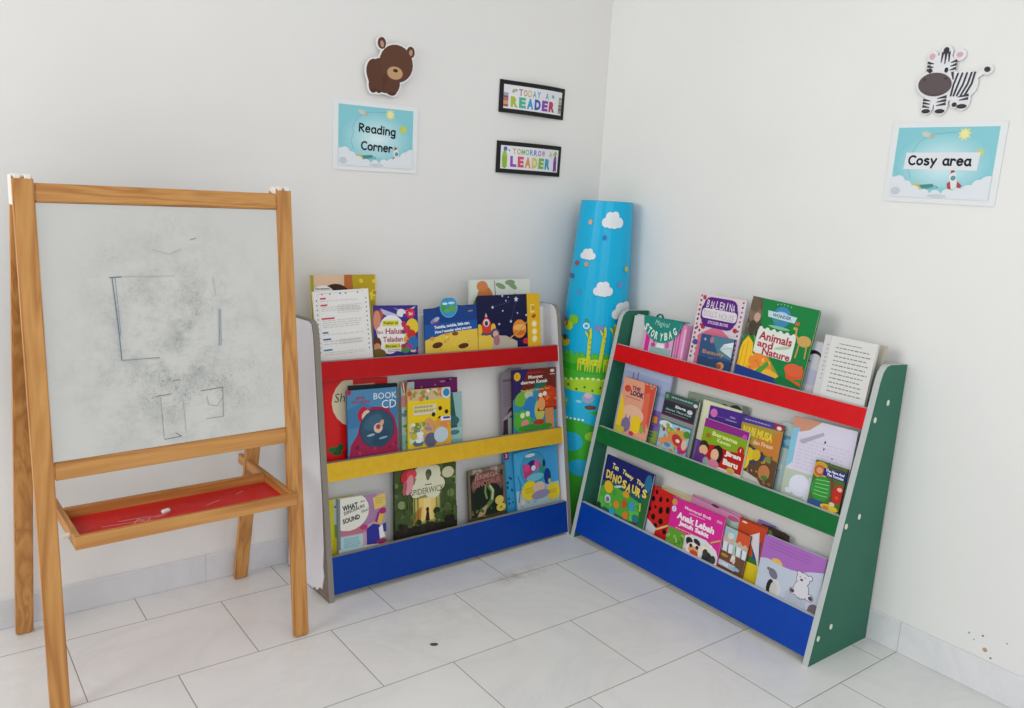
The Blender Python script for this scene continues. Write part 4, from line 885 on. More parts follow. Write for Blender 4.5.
def d(A):
    A.rect(0,0,1,1,'#d42a90'); A.poly([(.02,.66),(.35,.68),(.36,1.3),(.0,1.3)],'#5f9a34'); A.scatter(.02,.72,.34,1.1,14,.04,['#7ab848','#4a8428','#8fc058'],19); A.poly([(.36,.7),(.5,.62),(.75,.62),(.95,.74),(1,.85),(1,1.3),(.36,1.3)],'#dadada')
    A.ell(.05,.1,.05,.05,'#c8963c'); A.ell(.06,.25,.045,.045,'#dcd4ee'); A.text('2',.048,.22,.022,.055,'#6a4aa0',.04); A.text('Mengenal Budi',.26,.09,.5,.085,'#efd0e2',.03,rot=-1); A.lines(.36,.2,.66,.23,1,'#ecb8d8',.6)
    A.text('Anak Lebah',.14,.27,.72,.15,'#f2e8ee',.05,rot=-1); A.text('Jatuh Sakit',.2,.44,.58,.13,'#f2e8ee',.05,rot=-1); A.lines(.15,.62,.55,.65,1,'#e8c43a',.6); A.rect(.87,.1,.97,.16,'#e08ac0'); A.line([(.84,.62),(.99,.5)],.02,'#c8b83c'); A.ell(.86,.7,.015,.02,'#f0e4ea')
    A.scatter(.38,.72,.98,1.05,18,.04,['#c8c8c8','#eaeaea','#b8b8bc'],59); A.ell(.46,.79,.07,.06,'#2a2a2c',30); A.ell(.6,.74,.07,.04,'#2a2a2c',20); A.ell(.56,.92,.14,.1,'#ecdcd4'); A.ell(.56,.94,.1,.06,'#d8a06a'); A.ell(.58,1.0,.08,.05,'#c4483c'); A.ell(.5,.86,.03,.03,'#26262a'); A.ell(.62,.85,.03,.03,'#26262a'); A.ell(.76,.82,.07,.06,'#e8dcc0'); A.ell(.82,.98,.09,.1,'#2c2c30',20); A.ell(.93,.95,.05,.06,'#38383c'); A.ell(.78,.88,.05,.06,'#3a3a3e')
book(B['R3anak'],'#cf288c',d,'hot pink picture book with a cow below its white title, bottom tier',thick=.008)
def d(A):
    A.rect(0,0,1,1,'#d58cb4'); A.line([(.0,.02),(.4,.03),(.6,.02),(1,.04)],.012,'#6a6f78'); A.ell(.48,.03,.08,.02,'#3a3a42'); A.rect(.7,.15,1,.5,'#a8c6b8'); A.ell(.85,.12,.1,.04,'#c05a8a')
book(B['R3pink'],'#d08ab0',d,'soft pink book with dark curvy top, behind the hot pink cow book',thick=.009)
def d(A):
    A.rect(0,0,1,1,'#a9c0b8'); A.rect(0,.0,.5,.3,'#9fbcc0'); A.rect(.5,.0,1,.3,'#cf5434'); A.ell(.28,.2,.12,.12,'#c3d6d4')
    for x,y in ((.12,.4),(.35,.42),(.66,.4),(.9,.42)): A.ell(x,y-.1,.08,.09,'#d8a684'); A.poly([(x-.09,y-.02),(x+.09,y-.02),(x+.1,y+.2),(x-.06,y+.22)],'#dcdde6'); A.line([(x-.1,y),(x-.07,y+.2)],.03,'#2c2430')
    A.rect(0,.62,1,1.3,'#6c4a34'); A.ell(.2,.72,.15,.05,'#b08a3a'); A.ell(.55,.76,.1,.12,'#d0c4bc'); A.ell(.55,.68,.08,.08,'#e0d4c8'); A.ell(.52,.86,.08,.08,'#86304a'); A.rect(.0,.86,.7,1.0,'#aebccc'); A.text('LUNA',.04,.88,.4,.1,'#e2e6ee',.04); A.ell(.74,.93,.14,.06,'#8ab0d0')
book(B['R3penguin'],'#5c4436',d,'brown book with small white-aproned figures, beside the hot pink cow book',thick=.008)
def d(A):
    A.rect(0,0,1,1,'#c2451f'); A.rect(.3,.72,1,1.3,'#d8c020'); A.rect(.4,.62,1,.74,'#2c6a3a'); A.poly([(.6,.4),(.9,.3),(.95,.68),(.7,.64)],'#2c4a7c'); A.poly([(.42,.28),(.78,.14),(.98,.82),(.8,.6)],'#d9d2d4'); A.rect(0,0,1,.03,'#8f3a1c'); A.ell(.2,.06,.1,.03,'#e0d0c0')
book(B['R3red'],'#b8421e',d,'orange-red and yellow book with folded white triangle, bottom tier',thick=.008)
def d(A): A.rect(0,0,1,1,'#8a78b8'); A.rect(.8,0,1,1,'#6f5fa0')
book(B['R3lil'],'#8672b4',d,'thin lilac strip of a book left of the polar bear page',thick=.008)
def d(A):
    A.rect(0,0,1,1,'#3a3024'); A.ell(.4,.2,.2,.14,'#a86a44'); A.ell(.3,.1,.1,.08,'#5f7a44'); A.ell(.75,.2,.2,.2,'#2c2222')
book(B['R3dark'],'#33291f',d,'dark brown photo book peeking above the purple polar bear page',thick=.007,r=.02)
def d(A):
    A.rect(0,0,1,1,'#a568b8'); A.poly([(0,.46),(.12,.42),(.3,.46),(.5,.45),(.66,.42),(.8,.34),(1,.26),(1,1.3),(0,1.3)],'#bcc5d4'); A.lines(.08,.08,.8,.26,3,'#8a4f9c',.16,4,words=False); A.ell(.27,.45,.1,.07,'#d8b45a',0,12,True,180,360)
    A.poly([(0,.46),(.2,.44),(.45,.46),(.6,.44),(.6,.6),(0,.6)],'#bcc5d4')
    A.ell(.25,.66,.085,.06,'#6f7280',35); A.ell(.17,.6,.035,.025,'#6f7280'); A.ell(.3,.93,.12,.14,'#cfd0d4'); A.ell(.24,.93,.06,.12,'#1f2024'); A.ell(.3,.95,.06,.12,'#c9c4c0')
    def ol(cx,cy,rx,ry,rot=0): A.ell(cx,cy,rx+.008,ry+.008,'#4a4a58',rot); 
    parts=[(.72,.72,.115,.125,0),(.72,.52,.1,.085,0),(.65,.44,.035,.03,0),(.82,.45,.035,.03,0),(.61,.8,.06,.045,0),(.86,.8,.06,.045,0)]
    for p in parts: ol(*p)
    for p in parts: A.ell(p[0],p[1],p[2],p[3],'#d6d3dc',p[4])
    A.ell(.59,.8,.035,.03,'#4a4652'); A.ell(.88,.8,.035,.03,'#4a4652'); A.ell(.7,.54,.022,.016,'#3c3a44'); A.ell(.67,.49,.008,.008,'#3c3a44'); A.ell(.75,.48,.008,.008,'#3c3a44')
    A.lines(.5,.86,.86,1.02,4,'#8f96a8',.25,6); A.ell(.96,1.0,.09,.1,'#6a5f6c')
book(B['R3bear'],'#b8c0d0',d,'purple and pale grey page with a seated white bear, right end of bottom tier',thick=.01,r=.006)

# ------------------------------------------------------------------ wooden easel
def easel():
    ox, oy, phi = -2.0629, -.4859, .0315
    c, s_ = math.cos(phi), math.sin(phi)
    root = empty('easel', Matrix(((c,-s_,0,ox),(s_,c,0,oy),(0,0,1,0),(0,0,0,1))), label='wooden double-sided easel with smudged whiteboard and red tray', cat='easel')
    w, L, p, tau = .650, 1.241, .042, .0817
    ct, st = math.cos(tau), math.sin(tau)
    D = .021
    def fp(x, t, dpt):
        a_ = .0602 + (.1031-.0602)*x/w; sa_, ca_ = math.sin(a_), math.cos(a_)
        return (x, sa_*t + ca_*dpt, ca_*t - sa_*dpt)   # front plane: x, along, depth behind the face
    def fbar(name, x0, x1, t0, t1, d0, d1, m, bev=.003):
        v = [fp(x,t,q) for q in (d0,d1) for x,t in ((x0,t0),(x1,t0),(x1,t1),(x0,t1))]
        f = [(0,1,2,3),(7,6,5,4),(0,4,5,1),(1,5,6,2),(2,6,7,3),(3,7,4,0)]
        me = mesh(name, v, f, [m]); bm = bmesh.new(); bm.from_mesh(me); bmesh.ops.recalc_face_normals(bm, faces=bm.faces)
        if bev: bmesh.ops.bevel(bm, geom=bm.edges[:], offset=bev, segments=2, affect='EDGES')
        bm.to_mesh(me); bm.free()
        return link(name, me, root)
    # bottom of legs cut level with the floor
    def leg(name, x0, sgn, tilt, y0, ytop_d, m):
        pass
    for x0 in (0, w-p):
        fbar('front_leg', x0, x0+p, .003, L, 0, D, WOOD_Z)
    fbar('top_rail', p, w-p, 1.189, 1.230, .002, D-.001, WOOD_X)
    fbar('bottom_rail', p, w-p, .562, .604, .002, D-.001, WOOD_X)
    # whiteboard
    k = NT('whiteboard')
    tc = k.n('ShaderNodeTexCoord'); v = tc.outputs['Object']
    def dist(px, pz, sx, sz):
        mp = k.n('ShaderNodeMapping'); mp.inputs['Location'].default_value = (-px/sx, 0, -pz/sz); mp.inputs['Scale'].default_value = (1/sx, 0, 1/sz)
        k.l(v, mp.inputs['Vector']); ln = k.n('ShaderNodeVectorMath', operation='LENGTH'); k.l(mp.outputs[0], ln.inputs[0]); return ln.outputs['Value']
    n1 = k.noise(v, 14, 8, .75); n2 = k.noise(k.coord('Object',(1,1,3)), 40, 5, .7); n3 = k.noise(v, 3.2, 3)
    ctr = k.math('SUBTRACT', 1.0, k.math('MULTIPLY', dist(.33, .82, .29, .36), .9)); ctr = k.math('MAXIMUM', ctr, 0.0)
    sm = k.math('MULTIPLY', k.math('MULTIPLY', k.math('MAXIMUM', k.math('SUBTRACT', n1, .43), 0.0), 2.3), ctr)
    sm = k.math('ADD', sm, k.math('MULTIPLY', k.math('MULTIPLY', k.math('GREATER_THAN', n2, .575), ctr), .13))
    n4 = k.noise(k.coord('Object',(1.6,1,1)), 110, 6, .8, 1.5); n5 = k.noise(v, 7, 2)
    sm = k.math('ADD', sm, k.math('MULTIPLY', k.math('MULTIPLY', k.math('GREATER_THAN', n4, .555), k.math('MULTIPLY', k.math('MAXIMUM', k.math('SUBTRACT', n5, .42), 0.0), 4.0)), k.math('MULTIPLY', ctr, .95)))
    col = k.mix(k.math('MINIMUM', sm, .8), (.62,.617,.585), (.17,.18,.185))
    col = k.mix(k.math('MULTIPLY', n3, .12), col, (.48,.52,.50))
    k.l(col, k.b.inputs['Base Color']); k.b.inputs['Roughness'].default_value = .28
    V,F,I,mats = [],[],[],[k.m]
    t0,t1 = .605,1.188
    bb = [fp(x,t,q) for q in (.007,.013) for x,t in ((p+.0005,t0),(w-p-.0005,t0),(w-p-.0005,t1),(p+.0005,t1))]
    V += bb; F += [(0,1,2,3),(7,6,5,4),(0,4,5,1),(1,5,6,2),(2,6,7,3),(3,7,4,0)]; I += [0]*6
    A = Art(w-2*p, t1-t0, 0, step=2e-5)
    # faint marker drawing left on the board
    X = lambda u: (u-114)/(655-90); Y = lambda v_: (v_-137)/(690-130)
    def mk(pts, c, wd=.003): A.line([(X(a),Y(b)) for a,b in pts], wd, c, False)
    mk([(262,297),(266,350),(270,410),(273,484)],'#6b7f94',.004); mk([(269,297),(272,370),(274,430)],'#7b8a98',.002); mk([(256,297),(283,296)],'#5f7488',.004); mk([(272,485),(360,486)],'#7d8a92'); mk([(284,296),(405,297)],'#a3aaaa',.002); mk([(500,302),(506,350)],'#a3aaaa',.002)
    mk([(512,380),(508,470)],'#6f8394',.003); mk([(516,380),(513,468)],'#7f90a0',.003)
    mk([(345,577),(382,575)],'#6f7474'); mk([(357,580),(360,680)],'#8f9494',.002); mk([(410,590),(414,670)],'#9a9f9f',.002); mk([(360,682),(402,680),(388,670)],'#6f7474')
    mk([(455,576),(512,573)],'#6f7474'); mk([(512,573),(510,646)],'#8f9494',.003); mk([(466,646),(510,646)],'#7f8484',.002); mk([(470,590),(473,612),(495,618),(512,596)],'#8a8f8f',.002); mk([(448,213),(462,209)],'#8a8f8f'); mk([(355,235),(395,247),(425,235)],'#a5aaaa',.002); mk([(388,545),(404,542)],'#7a8080')
    A.emit(V,F,I,mats,0,lambda x,y,z: fp(p+x, t0+y, .007-z-.0002), rough=.5)
    me = mesh('whiteboard',V,F,mats,I); link('whiteboard', me, root)
    # rear frame, hinged at the top
    ytop = st*L + ct*D + .002; zt = ct*L - .004
    yb = .445
    a = math.atan2(yb - ytop - D, zt); ca, sa = math.cos(a), math.sin(a); Lr = zt/ca
    def rp(x, t, dpt):
        dy = (.0429*(x/w-.5))*L * t/Lr          # follows the slightly twisted front frame at the top
        return (x - .006 + .010*t/Lr, ytop + D + dy + sa*(Lr-t) - ca*dpt, ca*t - sa*dpt)
    def rbar(name, x0, x1, t0, t1, d0, d1, m, bev=.003):
        vv = [rp(x,t,q) for q in (d0,d1) for x,t in ((x0,t0),(x1,t0),(x1,t1),(x0,t1))]
        f = [(0,1,2,3),(7,6,5,4),(0,4,5,1),(1,5,6,2),(2,6,7,3),(3,7,4,0)]
        me = mesh(name, vv, f, [m]); bm = bmesh.new(); bm.from_mesh(me); bmesh.ops.recalc_face_normals(bm, faces=bm.faces)
        if bev: bmesh.ops.bevel(bm, geom=bm.edges[:], offset=bev, segments=2, affect='EDGES')
        bm.to_mesh(me); bm.free(); return link(name, me, root)
    for x0 in (-.004, w-p+.004-.012):
        rbar('rear_leg', x0, x0+p, .005, Lr, 0, D, WOOD_Z)
    rbar('rear_top_rail', p, w-p-.01, Lr-.06, Lr-.018, .002, D-.001, WOOD_X)
    rbar('rear_bottom_rail', p, w-p-.01, Lr-.70, Lr-.66, .002, D-.001, WOOD_X)
    rbar('chalkboard', p, w-p-.01, Lr-.66, Lr-.06, .007, .013, paint('#20302a',.7), 0)
    HW = paint('#e8e2d8',.45)
    for x0 in (.004, w-p+.004):
        v_, f_ = [], []
        y0, z0 = fp(x0+.02, L, 0)[1:]
        for xa, xb in ((x0-.001, x0+.012), (x0+.020, x0+.033)):
            q, g = box_data(xa, xb, y0+.001, y0+2*D, z0-.008, z0+.006); b = len(v_); v_ += q; f_ += [tuple(b+i for i in ff) for ff in g]
        q, g = box_data(x0-.006, x0-.003, y0+.004, y0+2*D, z0-.06, z0+.004); b = len(v_); v_ += q; f_ += [tuple(b+i for i in ff) for ff in g]
        me = mesh('hinge', v_, f_, [HW]); bevelled(me, .002); link('hinge', me, root, label='white plastic top hinge')
    # tray with arms to the rear legs
    x0, x1 = .070, .614
    yf, yr, za, zb = .002, .206, .398, .430
    th = .014
    tray = box('tray_frame', (x0, x1, yf, yf+th, za, zb), WOOD_X, root, .002)
    box('tray_back_rail', (x0+th, x1-th, yr-th, yr, za, zb), WOOD_X, root, .002)
    for xa in (x0, x1-th):
        box('tray_arm', (xa, xa+th, yf+th, .400, za+.001, zb-.001), WOOD_Y, root, .002)
    k = NT('red_tray'); n = k.noise(k.coord('Object',(1,2,1)), 20, 6, .7)
    col = k.mix(k.math('MULTIPLY', k.math('MAXIMUM', k.math('SUBTRACT', n, .6), 0.0), 1.6), lin('#d81a1f'), lin('#e08a88'))
    k.l(col, k.b.inputs['Base Color']); k.b.inputs['Roughness'].default_value = .4
    V,F,I,mats = [],[],[],[k.m]
    v_, f_ = box_data(x0+th, x1-th, yf+th, yr-th, za+.002, za+.007); V += v_; F += f_; I += [0]*6
    A = Art(x1-x0-2*th, yr-yf-2*th, 0, step=2e-5)
    for pts in ([(.12,.55),(.25,.6),(.4,.52)],[(.2,.48),(.35,.5)],[(.25,.7),(.29,.5),(.31,.72),(.34,.55)],[(.28,.62),(.34,.66)],[(.62,.5),(.7,.4)],[(.8,.3),(.85,.2)],[(.36,.6),(.44,.5)]): A.line(pts, .006, '#dc9c98', False)
    A.emit(V,F,I,mats,za+.0071,lambda x,y,z:(x0+th+x, yf+th+y, z))
    link('tray_floor', mesh('tray_floor',V,F,mats,I), root, label='red tray bottom with chalk scribbles')
    for xa, sg in ((x0,-1),(x1,1)):
        for yy in (.065, .375):
            n=12; pts=[(xa, yy+.006*math.cos(2*PI*i/n), .414+.006*math.sin(2*PI*i/n)) for i in range(n)]
            prism('bolt', pts, (sg*.014,0,0), [HW], root)
    # chalk stub lying in the tray
    V,F=[],[]; n=10; r=.006
    for i,xx in enumerate((0,.003,.017,.021)):
        for j in range(n): rr = r*(.75 if i in (0,3) else 1)*(1+.1*math.sin(3*j)); V.append((xx, rr*math.cos(2*PI*j/n), rr*math.sin(2*PI*j/n)))
    for i in range(3):
        for j in range(n): F.append((i*n+j, i*n+(j+1)%n, (i+1)*n+(j+1)%n, (i+1)*n+j))
    F += [tuple(range(n))[::-1], tuple(range(3*n,4*n))]
    me = mesh('chalk_stub', V, F, [paint('#e9e4e0',.8)], smooth=True)
    ch = link('chalk_stub', me, label='white chalk stub lying in the red easel tray', cat='chalk')
    ch.matrix_world = root.matrix_world @ Matrix.Translation((.29,.10,za+.007+.0065)) @ Matrix.Rotation(.3,4,'Z')
easel()

# ------------------------------------------------------------------ rolled play mat leaning in the corner
def play_mat():
    base, top = Vector((-.140,-.163,.002)), Vector((-.106,-.168,1.240))
    root = empty('rolled_play_mat', Matrix.Translation((base.x,base.y,0)), label='rolled blue and green play mat with clouds and giraffes, standing in the corner', cat='mat')
    Hh = top.z - base.z
    fac = Vector((-.61,-.79,0)).normalized(); rgt = Vector((.79,-.61,0)).normalized()
    def rad(t): return .127 - .027*max(0,(t-.55)/.45)**1.3
    def axis(t): return (base.lerp(top,t) - Vector((base.x,base.y,0)))
    def surf(ang, t, off=0.0, ph=0.0):
        r = rad(t) + off
        dv = fac*math.cos(ang) + rgt*math.sin(ang)
        P = axis(t) + dv*r; return (P.x,P.y,P.z)
    # rolled sheet: spiral of several turns with thickness
    turns, n = 3.2, 150
    V,F,I = [],[],[]
    rows = [i/14 for i in range(15)]
    gap = .009
    a_end = -1.75     # outer free edge on the left side
    SK = paint('#12b0de',.3); GR = paint('#45ae2f',.35); PL = paint('#4fbfae',.5); LIP = paint('#38c0a4',.45)
    def ring(t, k, layer):
        a = a_end + turns*2*PI*k/n
        return surf(a, t, -gap*(k/n*turns) - layer*.005)
    for t in rows:
        for k in range(n+1): V.append(ring(t,k,0))
        for k in range(n+1): V.append(ring(t,k,1))
    W2 = 2*(n+1)
    for i in range(len(rows)-1):
        zt = rows[i]
        mi = 1 if zt*Hh < .5 else 0
        for k in range(n):
            a,b = i*W2+k,(i+1)*W2+k
            F.append((a,a+1,b+1,b)); I.append(mi)
            F.append((a+n+1,b+n+1,b+n+2,a+n+2)); I.append(2)
        for e in (0,n):
            a,b=i*W2+e,(i+1)*W2+e; F.append((a,b,b+n+1,a+n+1)); I.append(2)
    for i in (0,len(rows)-1):
        for k in range(n): a=i*W2+k; F.append((a,a+n+1,a+n+2,a+1)); I.append(3)
    me = mesh('mat_roll',V,F,[SK,GR,PL,LIP],I,smooth=False)
    bm=bmesh.new(); bm.from_mesh(me); bmesh.ops.recalc_face_normals(bm,faces=bm.faces); bm.to_mesh(me); bm.free()
    link('mat_roll',me,root)
    # printed picture on the outside; u 0..1 across the side seen, v in image rows of the photo (203 top .. 540 bottom)
    A = Art(1.0,1.0,0,step=1.2e-5)
    def zpx(y):
        tab=((203,1.234),(250,1.067),(300,.885),(350,.698),(385,.565),(412,.461),(460,.273),(500,.112),(540,-.052))
        for (a,b),(c,d_) in zip(tab,tab[1:]):
            if y<=c: return b+(d_-b)*(y-a)/(c-a)
        return 0
    def T(y): return 1-(zpx(y)-base.z)/Hh       # art y (down)
    def ex(x,y):                                # photo px -> u across
        t=(zpx(y)-base.z)/Hh; half=rad(t)*270
        cx = 606 + (y-203)*(-.042)
        return (x-cx)/(2*half)+.5
    def E(x,y,rx,ry,c,rot=0): 
        r=rx/67; A.ell(ex(x,y),T(y),r,ry/335*1.0,c,rot,16)
    def cl(x,y,s,c='#dfe4e6'):
        for dx,dy,q in ((0,0,1),(-.9,.35,.7),(.9,.3,.75),(-.4,-.5,.7),(.35,-.6,.7),(.3,.4,.8),(-.3,.45,.7)): E(x+dx*s,y+dy*s,q*s,q*s,c)
    def rows_poly(pts,c): A.poly([(ex(x,y),T(y)) for x,y in pts],c)
    # grass, hill and pond
    def band(top, c, bot=560): A.poly([(i/8, T(y)) for i, y in enumerate(top)] + [(1,T(bot)),(0,T(bot))], c)
    band((362,361,360,361,361,360,361,362,363),'#4db52f'); band((366,367,366,368,367,369,368,370,371),'#35a32c'); band((374,373,374,375,376,375,377,378,379),'#49ad2f')
    for i in range(9): E(566+i*6.5,360-(i%2)*2,3.5,3,'#4db52f')
    for i in range(12): E(566+i*5,357,1.0,3,'#5fb83a')
    band((386,384,382,380,379,381,383,386,389),'#a9cf2e')
    for i in range(10): E(571+i*5.4,384-4*math.sin(i*PI/9),1.3,1.3,'#dfe8c0')
    for i in range(6): E(574+i*8,389+(i%2)*3,1.2,1.4,'#4a7a2c')
    band((393,393.5,394,394,395,396,397,399,401),'#22b2dc')
    A.poly([(.45,T(414)),(1,T(408)),(1,T(420)),(.7,T(419))],'#3fae3a'); E(594,400,6,5,'#9fa3c4'); E(594,397,4,3,'#d0b8c8'); E(597,409,6,2.5,'#6a4a38')
    band((428,424,422,423,426,428,430,430,432),'#3aa52e')
    E(571,405,3.5,2.5,'#a8c83a'); E(571,409,3,2,'#8ab83a'); E(585,404,3,1.5,'#8fd0e8')
    for i in range(5): E(574+i*4,422,1.2,1.2,'#e4ece8')
    E(580,445,11,10,'#22a8d4'); E(600,438,7,5,'#8fc83a'); E(590,470,12,9,'#22a8d4'); E(572,462,4,4,'#a8c83a'); E(600,490,8,8,'#5fb83a')
    # sky things
    cl(609,220,7.0); cl(587,256,4.6); cl(603,290,6.2); cl(625,312,7.5)
    for x,y,c in ((588,223,'#d8a890'),(602,238,'#1f6fb8'),(626,269,'#c8b83a'),(586,266,'#c89a78'),(620,285,'#8a7cc0'),(580,295,'#5f8cd0'),(577,266,'#a0505c'),(573,280,'#4a5a8c')): E(x,y,2.2,2.6,c)
    E(566,328,5,6,'#b0413c'); E(576.5,323,4.5,5,'#7fc02c'); E(572,330,4,5,'#b8cc2c'); E(569,347,4,5,'#d8c02c'); E(569,343,3,2.5,'#3a2c2c')
    E(588.6,327.6,3.2,3.2,'#dfe8ec'); E(588.6,327.6,2,2,'#25b0dc'); E(588.5,322,2,1.6,'#3f9a4a'); A.line([(ex(597,329),T(329)),(ex(606,329),T(329))],.015,'#7a86c0')
    # giraffes
    for hx,hy,bx_,by_ in ((591.5,337,587.5,363),(606,335,599.5,363.5),(616,332,613,363)):
        nx=hx+1.2
        A.line([(ex(nx,hy),T(hy)),(ex(bx_+4.5,by_-1),T(by_-1))],.05,'#c9d42c'); E(hx-1,hy,3,1.6,'#c9d42c',15); A.line([(ex(hx,hy-3),T(hy-3)),(ex(hx,hy),T(hy))],.016,'#8a8a2c')
        E(bx_,by_,6,3.4,'#c9d42c')
        for q in (-5,-2.5,2,4.5): A.line([(ex(bx_+q,by_),T(by_)),(ex(bx_+q,by_+7),T(by_+7))],.022,'#bfcb2c')
        for q in range(4): E(nx+.3,hy+4+q*5,.9,1.0,'#9aa81e')
        E(bx_-2,by_,.9,.9,'#9aa81e'); E(bx_+2,by_+.5,.9,.9,'#9aa81e')
    V,F,I,mats=[],[],[],[]
    def fn(x,y,z):
        u=min(.999,max(.001,x)); ang=math.asin(2*u-1); return surf(ang, y, .0006+z)
    A.rough=.3
    # slice also by height so the print follows the tapering roll
    items=[]
    for pts,fs,c,Lr in A.items:
        for f in fs:
            Pp=[pts[i] for i in f]; lo=min(q[1] for q in Pp); hi=max(q[1] for q in Pp); k0=int(math.floor(lo/.05))
            while k0*.05<hi:
                q=clip(Pp,-9,k0*.05,9,(k0+1)*.05)
                if len(q)>2: items.append((q,[tuple(range(len(q)))],c,Lr))
                k0+=1
    A.items=items
    A.emit(V,F,I,mats,0,fn,.03)
    me=mesh('printed_picture',V,F,mats,I)
    bm=bmesh.new(); bm.from_mesh(me); bm.normal_update()
    for f in bm.faces:
        if f.normal.dot(fac*1.0 + Vector((0,0,0)))<0: f.normal_flip()
    bm.to_mesh(me); bm.free()
    link('printed_picture',me,root)
play_mat()

# ------------------------------------------------------------------ wall decorations
def wall_matrix(side, along, z, off, roll=0):
    """local x right as seen from the room, y up, z out of the wall"""
    r = math.radians(roll); cr, sr = math.cos(r), math.sin(r)
    if side == 'L': X, Z, O = Vector((1,0,0)), Vector((0,-1,0)), Vector((along,-off,z))
    else: X, Z, O = Vector((0,-1,0)), Vector((-1,0,0)), Vector((-off,along,z))
    U = Vector((0,0,1)); ex_ = X*cr + U*sr; ey = U*cr - X*sr
    return Matrix(((ex_.x,ey.x,Z.x,O.x),(ex_.y,ey.y,Z.y,O.y),(ex_.z,ey.z,Z.z,O.z),(0,0,0,1)))
def poster(side, along, z, roll, label, draw):
    w, h = .303, .216
    root = empty('laminated_sign', wall_matrix(side, along, z, .0015, roll), label=label, cat='poster', group='laminated cloud posters')
    V,F,I,mats=[],[],[],[paint('#e4e7e8',.18)]
    outline_slab(V,F,I,[(x-w/2,y-h/2) for x,y in rounded(w,h,.004)],0,.0012,0)
    me=mesh('laminate',V,F,mats,I); link('laminate',me,root)
    pw, ph = w*.885, h*.865
    A=Art(pw,ph,0,step=2e-5,rough=.25)
    A.rect(0,0,1,1,'#86c9d2')
    n_=14
    for i in range(n_):
        f=i/(n_-1); c='#%02x%02x%02x'%tuple(int(a_+(b_-a_)*f) for a_,b_ in ((0x8c,0xd6),(0xcb,0xec),(0xd4,0xf0))); A.ell(.5,.52,.46-.40*f,.31-.27*f,c,0,40)
    A.poly([(0,.6),(0,1),(1,1),(1,.62),(.9,.85),(.1,.85)],'#8ccfd4')
    draw(A)
    for x,y,r in ((.0,.8,.07),(.08,.78,.07),(.16,.85,.07),(.25,.92,.07),(.36,.95,.06),(.48,.96,.06),(.6,.94,.06),(.7,.92,.06),(.8,.9,.08),(.9,.82,.08),(.98,.78,.09),(.02,.92,.1),(.94,.95,.1),(.85,.98,.08)): A.ell(x,y,r,r*.9,'#dfe4e9',0,16)
    A.rect(0,.93,1,1,'#dfe4e9'); A.ell(.06,.92,.05,.04,'#c4cbd2'); A.ell(.5,.97,.1,.02,'#c9d0d6')
    V,F,I,mats=[],[],[],[]
    A.emit(V,F,I,mats,.00125,lambda x,y,zz:(x-pw/2,y-ph/2,zz)); me=mesh('print',V,F,mats,I); fix_normals(me,(0,0,1)); link('print',me,root)
    return root
def common(A, rx, ry):
    A.line([(.2,.72),(.16,.6),(.2,.42),(.17,.38),(.24,.2),(.36,.1),(.6,.07),(.66,.09)],.006,'#74b4ba',False)
    A.ell(.3,.1,.05,.025,'#c8ccc2',15); A.ell(.36,.13,.03,.02,'#b9b6a4'); A.star(.68,.1,.07,'#dfe09a',9,.6); A.ell(.68,.1,.035,.035,'#ece6a2')
    A.ell(.27,.86,.05,.04,'#d6c24a',-10); A.poly([(.3,.82),(.44,.8),(.46,.84),(.34,.88)],'#4f8a8c'); A.line([(.36,.88),(.5,.85),(.46,.82)],.006,'#4a9a98',False)
    A.poly([(rx-.03,ry-.04),(rx,ry-.12),(rx+.03,ry-.1),(rx+.07,ry+.1),(rx+.02,ry+.14),(rx-.01,ry+.1)],'#e2e4e4'); A.poly([(rx-.02,ry-.08),(rx-.01,ry-.15),(rx+.03,ry-.11)],'#a83a40'); A.ell(rx+.015,ry-.02,.025,.025,'#5f9aa0'); A.poly([(rx-.04,ry+.06),(rx-.01,ry+.02),(rx+.01,ry+.14),(rx-.02,ry+.16)],'#b0484c'); A.poly([(rx+.06,ry+.02),(rx+.11,ry+.08),(rx+.09,ry+.13),(rx+.06,ry+.1)],'#b0484c'); A.line([(rx+.05,ry+.14),(rx+.09,ry+.26)],.012,'#d8cfae')
def dA(A):
    common(A,.76,.78); A.ell(.86,.33,.05,.045,'#c3cf62')
    A.hand('Reading',.27,.42,.064,'#25282c',.0185,-2.5,.48); A.hand('Corner',.3,.715,.064,'#25282c',.0185,-2,.41)
poster('L',-.993,1.4063,.25,'laminated sky poster lettered Reading Corner on the left wall',dA)
def dB(A):
    A.ell(.85,.35,.04,.035,'#c3cf8a'); common(A,.62,.73)
    A.poly([(.12,.36),(.86,.35),(.85,.6),(.11,.6)],'#dfe3e6'); A.hand('Cosy area',.16,.53,.060,'#2a2d40',.021,0,.62)
poster('R',-1.3438,1.4014,-.25,'laminated sky poster lettered Cosy area on the right wall',dB)

